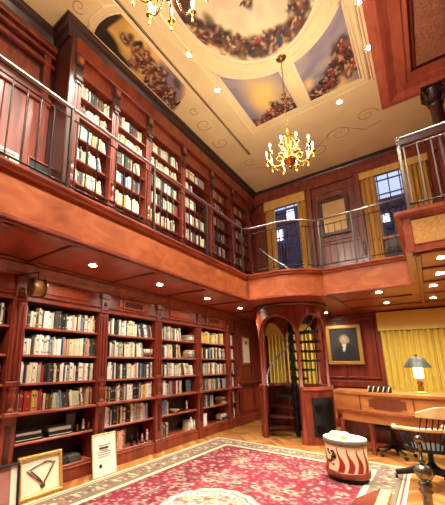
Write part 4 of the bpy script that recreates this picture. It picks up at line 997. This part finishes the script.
# low plinth step / rail under the desk
MB().box(X0 + .1, X1 - .1, 7.0, 7.08, .1, .16, 0, .01).build('stretcher', ['ledge'], t)
# item row on desk
for k in range(5):
    x = -.95 + k * .075
    o = MB().box(x, x + .06, 6.78, 6.9, 1.0305, 1.13, 0, .008).tube([(x + .01 + .03 * q / 5, 6.776, 1.04 + .08 * sin(PI * (q / 5) * .5)) for q in range(6)], .008, 1, seg=5).build('desk_block', ['black', 'paper'])
    tag(o, ['leftmost', 'second', 'middle', 'fourth', 'rightmost'][k] + ' black block with white curl in the row on the desk', 'desk ornament', 'black and white blocks on the desk')
# desk lamp
lx, ly, lz = -.19, 7.1, 1.031
t = thing('desk_lamp', (lx, ly, lz), 'lit desk lamp with dark pewter shade and brass base', 'lamp')
MB().box(lx - .08, lx + .08, ly - .06, ly + .06, lz, lz + .02, 0, .006).lathe([(.04, .02), (.03, .04), (.045, .08), (.03, .13), (.045, .17), (.02, .2), (.05, .23)], (lx, ly, lz), 14).build('base', ['brass'], t)
MB().lathe([(.055, .24), (.07, .26), (.07, .42), (.055, .44)], (lx, ly, lz), 18).build('glass_cylinder', ['lampglow'], t)
MB().lathe([(.2, .42), (.195, .43), (.11, .57), (.03, .6), (.001, .61)], (lx, ly, lz), 28).lathe([(.195, .421), (.105, .565)], (lx, ly, lz), 28).build('lamp_shade', ['shade'], t)
MB().lathe([(.008, .6), (.018, .63), (.008, .66), (.001, .68)], (lx, ly, lz), 10).build('finial', ['brass'], t)
point('lamp', (0, -.12, .3), .06, 9, parent=t)
# small dark swivel chair base behind the desk
t = thing('office_chair', (-.65, 6.95, 0), 'dark swivel chair mostly hidden under the desk', 'chair')
cx, cy = -.62, 6.72
MB().box(cx - .28, cx + .2, cy + .05, cy + .45, .42, .5, 0, .03).build('seat', ['black'], t)
MB().cyl((cx - .05, cy + .25, .1), .03, .33).build('column', ['iron'], t)
for k in range(5):
    a = 2 * PI * k / 5 + .3; lg = MB().tube([(cx - .05, cy + .25, .16), (cx - .05 + .27 * cos(a), cy + .25 + .27 * sin(a), .08)], [.03, .018], seg=6).build('leg', ['iron'], t)
    MB().ball((cx - .05 + .28 * cos(a), cy + .25 + .28 * sin(a), .03), .03).build('caster', ['black'], lg)

# ================================================================== DRUM TABLE
dx, dy = -1.07, 5.2
t = thing('drum_table', (dx, dy, .012), 'cream drum table painted with red flames standing on the rug', 'side table')
z = .013
MB().lathe([(.22, z), (.24, z + .02), (.24, z + .05), (.2, z + .055)], (dx, dy, 0), 36).build('foot', ['black'], t)
for k in range(4): pass
MB().lathe([(.262, z + .055), (.272, z + .07), (.272, z + .12), (.26, z + .13)], (dx, dy, 0), 40).build('lower_rim', ['wood'], t)
bd = MB().lathe([(.254, z + .12), (.256, z + .3), (.254, z + .47)], (dx, dy, 0), 40).build('drum_body', ['drumbody'], t)
MB().lathe([(.256, z + .44), (.27, z + .45), (.272, z + .5), (.265, z + .515), (.25, z + .515)], (dx, dy, 0), 40).build('upper_rim', ['drumrim'], t)
MB().lathe([(.001, z + .512), (.25, z + .51), (.264, z + .516)], (dx, dy, 0), 40).build('table_top', ['paper'], t)
def onbody(u, zz, r=.2585): return (dx + r * cos(u), dy + r * sin(u), zz)
ang0 = math.atan2(-dy, -dx) ; 
mb = MB()
for k in range(14):
    a0 = 2 * PI * k / 14 + .1; vs = []; n = 14
    rel = (a0 - math.atan2(-dy, -dx) + PI) % (2 * PI) - PI
    for q in range(n + 1):
        v = q / n; wd = (.135 * (1 - v) ** .8 + .0) * (1 + .25 * sin(v * 6)); c_ = a0 + .1 * sin(v * 5.5) ; zz = z + .13 + .31 * v
        vs += [onbody(c_ - wd, zz), onbody(c_ + wd, zz)]
    if -1.15 < rel < -.62: continue
    mb.add(vs, [(2 * q, 2 * q + 1, 2 * q + 3, 2 * q + 2) for q in range(n)], 0)
mb.build('flame_pattern', ['flame'], bd)
mb = MB(); ac = math.atan2(-dy, -dx) - .75; g = random.Random(4)
for k in range(16):
    u = ac + g.uniform(-.2, .2); zz = z + .3 + g.uniform(-.09, .1); s_ = g.uniform(.015, .035)
    n = 7; mb.add([onbody(u + s_ / .27 * cos(2 * PI * q / n) * g.uniform(.6, 1.2), zz + s_ * sin(2 * PI * q / n) * g.uniform(.4, 1), .2595 + .0002 * k) for q in range(n)], [list(range(n))], k % 2)
mb.build('painted_crest', ['oldbrass', 'iron'], bd)
tz = z + .517
for k in range(4):
    o = MB().box(dx - .2 + .01 * k, dx + .06 - .008 * k, dy - .1, dy + .12 - .01 * k, tz + .0135 * k, tz + .0135 * k + .013, 0, .003).build('magazine', ['paper' if k % 2 else 'mat']); tag(o, ['lowest', 'second lowest', 'second highest', 'topmost'][k] + ' pale magazine in the stack on the drum table', 'magazine', 'magazines on the drum table')
o = MB().cyl((dx + .02, dy - .16, tz), .03, .04, seg=14).build('candle_holder', ['maple']); tag(o, 'small round wooden holder at the front of the drum table', 'candle holder', None)
o = MB().cyl((dx + .12, dy - .08, tz), .03, .05, seg=14).build('candle_holder', ['white']); tag(o, 'small white cup on the drum table right of the magazines', 'cup', None)

# ================================================================== WINDSOR CHAIR
def windsor(cx, cy, fa, label):
    t = thing('windsor_chair', (cx, cy, .003), label, 'chair'); z0 = .003
    f = Vector((cos(fa), sin(fa), 0)); s_ = Vector((-sin(fa), cos(fa), 0))
    P = lambda a, b_, z: (cx + f.x * a + s_.x * b_, cy + f.y * a + s_.y * b_, z)
    pl = []
    for k in range(24):
        a = 2 * PI * k / 24; pl.append(P(.24 * cos(a) * (1.05 if cos(a) > 0 else .95), .26 * sin(a) * (1 + .08 * cos(a)), 0)[:2])
    MB().prism(pl, .44, .48).build('seat', ['black'], t)
    MB().cyl((cx, cy, .2), .03, .24, seg=14).lathe([(.03, .16), (.065, .2), (.06, .25), (.03, .3)], (cx, cy, 0), 14).lathe([(.12, .42), (.1, .44)], (cx, cy, 0), 14).build('swivel_column', ['iron'], t)
    for k in range(4):
        a = fa + PI / 4 + k * PI / 2; d = Vector((cos(a), sin(a), 0))
        lg = MB().tube([(cx + d.x * r, cy + d.y * r, zz) for r, zz in ((.02, .2), (.14, .19), (.28, .13), (.41, .085))], [.05, .046, .038, .03], seg=8).build('leg', ['black'], t)
        MB().lathe([(.001, -.014), (.028, -.012), (.03, 0), (.028, .012), (.001, .014)], (cx + d.x * .42, cy + d.y * .42, .035), 14, 0, 'x').build('caster', ['iron'], lg)
    # C-shaped arm rail
    arm = []
    for k in range(25):
        a = PI * (k / 24 - .5) * 1.0; arm.append(P(-.02 - .25 * cos(a), .3 * sin(a), .7 + .015 * cos(a)))
    arm = [P(.16, -.31, .69), P(.12, -.305, .68), P(.08, -.3, .685)] + arm + [P(.08, .3, .685), P(.12, .305, .68), P(.16, .31, .69)]
    mb = MB().tube(arm, .024, seg=8); mb.ball(P(.17, -.31, .685), .034, seg=10).ball(P(.17, .31, .685), .034, seg=10); mb.build('arm_rail', ['maple'], t)
    for k in range(17):
        a = PI * (k / 16 - .5); top = P(-.02 - .25 * cos(a), .3 * sin(a), .705); bot = P(-.01 - .2 * cos(a), .23 * sin(a), .47)
        MB().tube([bot, top], [.01, .008], seg=6).build('spindle', ['black'], t)
    for sgn in (-1, 1):
        for a_ in (.05, .13): MB().tube([P(a_ - .03, sgn * .21, .47), P(a_, sgn * .3, .68)], [.014, .01], seg=6).build('arm_post', ['black'], t)
    for k in range(8):
        b_ = -.2 + .4 * k / 7; MB().tube([P(-.02 - .25 * math.sqrt(1 - (b_ / .3) ** 2), b_, .71), P(-.36 + .5 * b_ * b_, b_ * 1.12, .89)], .008, seg=6).build('back_spindle', ['black'], t)
    vs = []
    n = 16
    for k in range(n + 1):
        b_ = -.28 + .56 * k / n; u = b_ / .28; x = -.37 + .6 * b_ * b_; top = .985 + .02 * cos(u * PI) - .03 * abs(u) ** 3; bot = .865 + .015 * abs(u)
        for (dx_, z) in ((0, bot), (0, top), (-.028, top), (-.028, bot)): vs.append(P(x + dx_, b_, z))
    MB().add(vs, [(k * 4 + q, (k + 1) * 4 + q, (k + 1) * 4 + (q + 1) % 4, k * 4 + (q + 1) % 4) for k in range(n) for q in range(4)] + [(0, 1, 2, 3), (n * 4 + 3, n * 4 + 2, n * 4 + 1, n * 4)]).build('crest_rail', ['maple'], t)
windsor(-.16, 5.55, 2.1, 'black windsor swivel chair with blond arm and crest rails, in front of desk')

# finial stand near the camera
sx, sy = -.165, 3.5
t = thing('finial_stand', (sx, sy, 0), 'dark bronze stand topped with large ball and slender small-ball finial', 'stand')
MB().lathe([(.12, 0), (.12, .02), (.05, .05), (.034, .1), (.036, .3), (.034, .5), (.05, .53), (.036, .55), (.052, .575), (.03, .6)], (sx, sy, 0), 18).build('post', ['bronze'], t)
MB().ball((sx, sy, .665), .063, seg=22).build('large_ball', ['bronze'], t)
MB().lathe([(.02, .73), (.03, .745), (.011, .76), (.01, .86), (.02, .875), (.008, .885)], (sx, sy, 0), 12).build('neck', ['bronze'], t)
MB().ball((sx, sy, .912), .03, seg=16).build('small_ball', ['bronze'], t)
# little table whose corner shows at the bottom edge
t = thing('book_rest', (-.55, 3.1, 0), 'polished wooden reading rest whose corner pokes in at the bottom edge', 'book rest')
kx, ky = -.47, 3.42
fx = lambda mb: mb.xf(lambda p: Vector((kx + p.x, ky + p.y, p.z)))
fx(MB().add([(-.2, 0, .38), (0, 0, .5), (0, -.7, .5), (-.2, -.7, .38), (-.2, 0, .35), (0, 0, .46), (0, -.7, .46), (-.2, -.7, .35)], [(0, 1, 2, 3), (4, 7, 6, 5), (0, 4, 5, 1), (1, 5, 6, 2), (2, 6, 7, 3), (3, 7, 4, 0)])).build('sloping_board', ['wood'], t)
fx(MB().box(0, .075, -.7, 0, .45, .5, 0, .006)).build('edge_rail', ['maple'], t)
for (a_, b_) in ((-.19, -.05), (.02, -.05), (-.19, -.68), (.02, -.68)): fx(MB().box(a_, a_ + .04, b_, b_ + .04, 0, .36 if a_ < -.1 else .46, 0, .005)).build('leg', ['wood'], t)

# ================================================================== RUG
def make_rug():
    X0_, X1_, Y0_, Y1_ = -3.68, -.42, .2, 6.27; W_ = 226; Hh = 406; cxp = W_ / 2; cyp = Hh / 2
    a = canvas(W_, Hh, (122, 22, 40)); g = random.Random(21); px = W_ / (X1_ - X0_)
    # field motifs, mirrored in both axes
    def sym(f, x, y, *r):
        for sx_ in (0, 1):
            for sy_ in (0, 1): f(x if not sx_ else W_ - 1 - x, y if not sy_ else Hh - 1 - y, *r)
    cols = [(180, 110, 110), (196, 160, 136), (60, 44, 56), (96, 76, 70), (160, 62, 74), (96, 20, 34), (168, 130, 112), (124, 96, 84), (90, 20, 34)]
    for k in range(1500):
        x, y = g.uniform(20, cxp), g.uniform(20, cyp); r = g.choice([.8, 1, 1.3, 1.8])
        sym(lambda X, Y, r_, c, an: blob(a, X, Y, r_ * 1.3, r_ * .8, an, c, .4, .9), x, y, r, g.choice(cols), g.uniform(0, PI))
    for k in range(34):
        x, y = g.uniform(34, cxp), g.uniform(34, cyp); r = g.uniform(3.5, 6)
        c0, c1, c2 = g.choice([((120, 104, 84), (170, 140, 112), (110, 36, 44)), ((164, 136, 108), (96, 50, 54), (120, 96, 80)), ((70, 56, 60), (160, 116, 104), (110, 36, 46))])
        def ros(X, Y):
            blob(a, X, Y, r, r * .75, 0, c0, .15)
            for q in range(8): blob(a, X + r * .8 * cos(q * PI / 4), Y + r * .6 * sin(q * PI / 4), r * .3, r * .25, 0, c1, .3)
            blob(a, X, Y, r * .45, r * .35, 0, c2, .2)
        sym(ros, x, y)
    # medallion
    my = cyp + 0
    for (R_, c) in ((33, (206, 186, 150)), (29, (72, 62, 72)), (27, (196, 176, 142)), (17, (140, 40, 48)), (14, (204, 182, 146)), (7, (90, 60, 60))):
        for q in range(16): blob(a, cxp + R_ * .82 * cos(q * PI / 8), my + R_ * 1.0 * sin(q * PI / 8), R_ * .26, R_ * .26, 0, c, .1)
        blob(a, cxp, my, R_ * .85, R_ * 1.02, 0, c, .03)
    for k in range(400):
        t_ = g.uniform(0, PI / 2); rr = g.uniform(3, 29); sym(lambda X, Y, c, r_: blob(a, X, Y, r_, r_ * .7, 0, c, .4), cxp - rr * cos(t_), my - rr * 1.1 * sin(t_), g.choice([(130, 100, 80), (150, 60, 60), (90, 80, 80), (226, 206, 168), (170, 150, 110)]), g.uniform(.8, 1.6))
    # border
    yy, xx = np.mgrid[0:Hh, 0:W_]; d = np.minimum(np.minimum(xx, W_ - 1 - xx), np.minimum(yy, Hh - 1 - yy)) / px
    def band(lo, hi, c): a[(d >= lo) & (d < hi)] = lin(c)
    fld = a.copy()
    band(0, .42, (116, 100, 80)); band(0, .03, (226, 208, 170)); band(.03, .05, (140, 44, 48)); band(.4, .46, (226, 206, 164)); band(.46, .475, (90, 56, 56)); band(.07, .085, (220, 196, 156)); band(.085, .1, (90, 70, 62))
    n = 0
    per = [(x, .23 * px) for x in np.arange(8, W_ - 8, 4.2)] + [(.23 * px, y) for y in np.arange(8, Hh - 8, 4.2)]
    for (x, y) in per:
        for (X, Y) in ((x, y), (W_ - 1 - x, Hh - 1 - y)):
            n += 1; c = [(120, 74, 66), (206, 178, 136), (110, 104, 84), (176, 96, 88), (86, 78, 70)][n // 2 % 5]
            blob(a, X + g.uniform(-1, 1), Y + g.uniform(-1, 1), 2.8, 2.2, g.uniform(0, 3), c, .3); 
            for q in range(4): blob(a, X + g.uniform(-7, 7) * (1 if y > 20 else .4), Y + g.uniform(-7, 7) * (1 if x > 20 else .4), 1.1, .9, 0, g.choice([(96, 84, 70), (200, 170, 132), (168, 92, 84), (214, 194, 156)]), .3)
    band(.0, .025, (226, 208, 170)); band(.4, .455, (226, 206, 164))
    for k in range(int(Hh / 3)):
        for X in (int(.428 * px), W_ - 1 - int(.428 * px)): blob(a, X, k * 3, .7, .9, 0, (150, 90, 76), .3)
    for k in range(int(W_ / 3)):
        for Y in (int(.428 * px), Hh - 1 - int(.428 * px)): blob(a, k * 3, Y, .9, .7, 0, (150, 90, 76), .3)
    o = grid_paint('oriental_rug', W_ - 1, Hh - 1, lambda u, v: (X0_ + (X1_ - X0_) * u, Y0_ + (Y1_ - Y0_) * v, .012), lambda u, v: (u, v), a, mat='rug', origin=((X0_ + X1_) / 2, (Y0_ + Y1_) / 2, 0))
    tag(o, 'crimson oriental rug with cream medallion and tan floral border on parquet', 'rug')
    MB().box(X0_, X1_, Y0_, Y1_, .0015, .011).build('rug_backing', ['drumrim'], o)
make_rug()

# ================================================================== WORLD + RENDER SETTINGS
wd = bpy.data.worlds.new('dusk'); bpy.context.scene.world = wd; wd.use_nodes = True; nt = wd.node_tree
bg = nt.nodes['Background']; tc = nt.nodes.new('ShaderNodeTexCoord'); sp = nt.nodes.new('ShaderNodeSeparateXYZ'); cr = nt.nodes.new('ShaderNodeValToRGB')
nt.links.new(tc.outputs['Generated'], sp.inputs['Vector']); nt.links.new(sp.outputs['Z'], cr.inputs['Fac']); nt.links.new(cr.outputs['Color'], bg.inputs['Color'])
cr.color_ramp.elements[0].color = (.28, .27, .5, 1); cr.color_ramp.elements[1].color = (.6, .72, 1, 1); cr.color_ramp.elements[1].position = .6
bg.inputs['Strength'].default_value = 1.4
for o in bpy.data.objects:
    if '_o' in o: del o['_o']
sc = bpy.context.scene
sc.view_settings.view_transform = 'Standard'; sc.view_settings.look = 'None'; sc.view_settings.gamma = 1; sc.view_settings.exposure = -0.15
sc.cycles.use_denoising = True; sc.cycles.max_bounces = 8; sc.cycles.diffuse_bounces = 5; sc.cycles.glossy_bounces = 3; sc.cycles.sample_clamp_indirect = 6
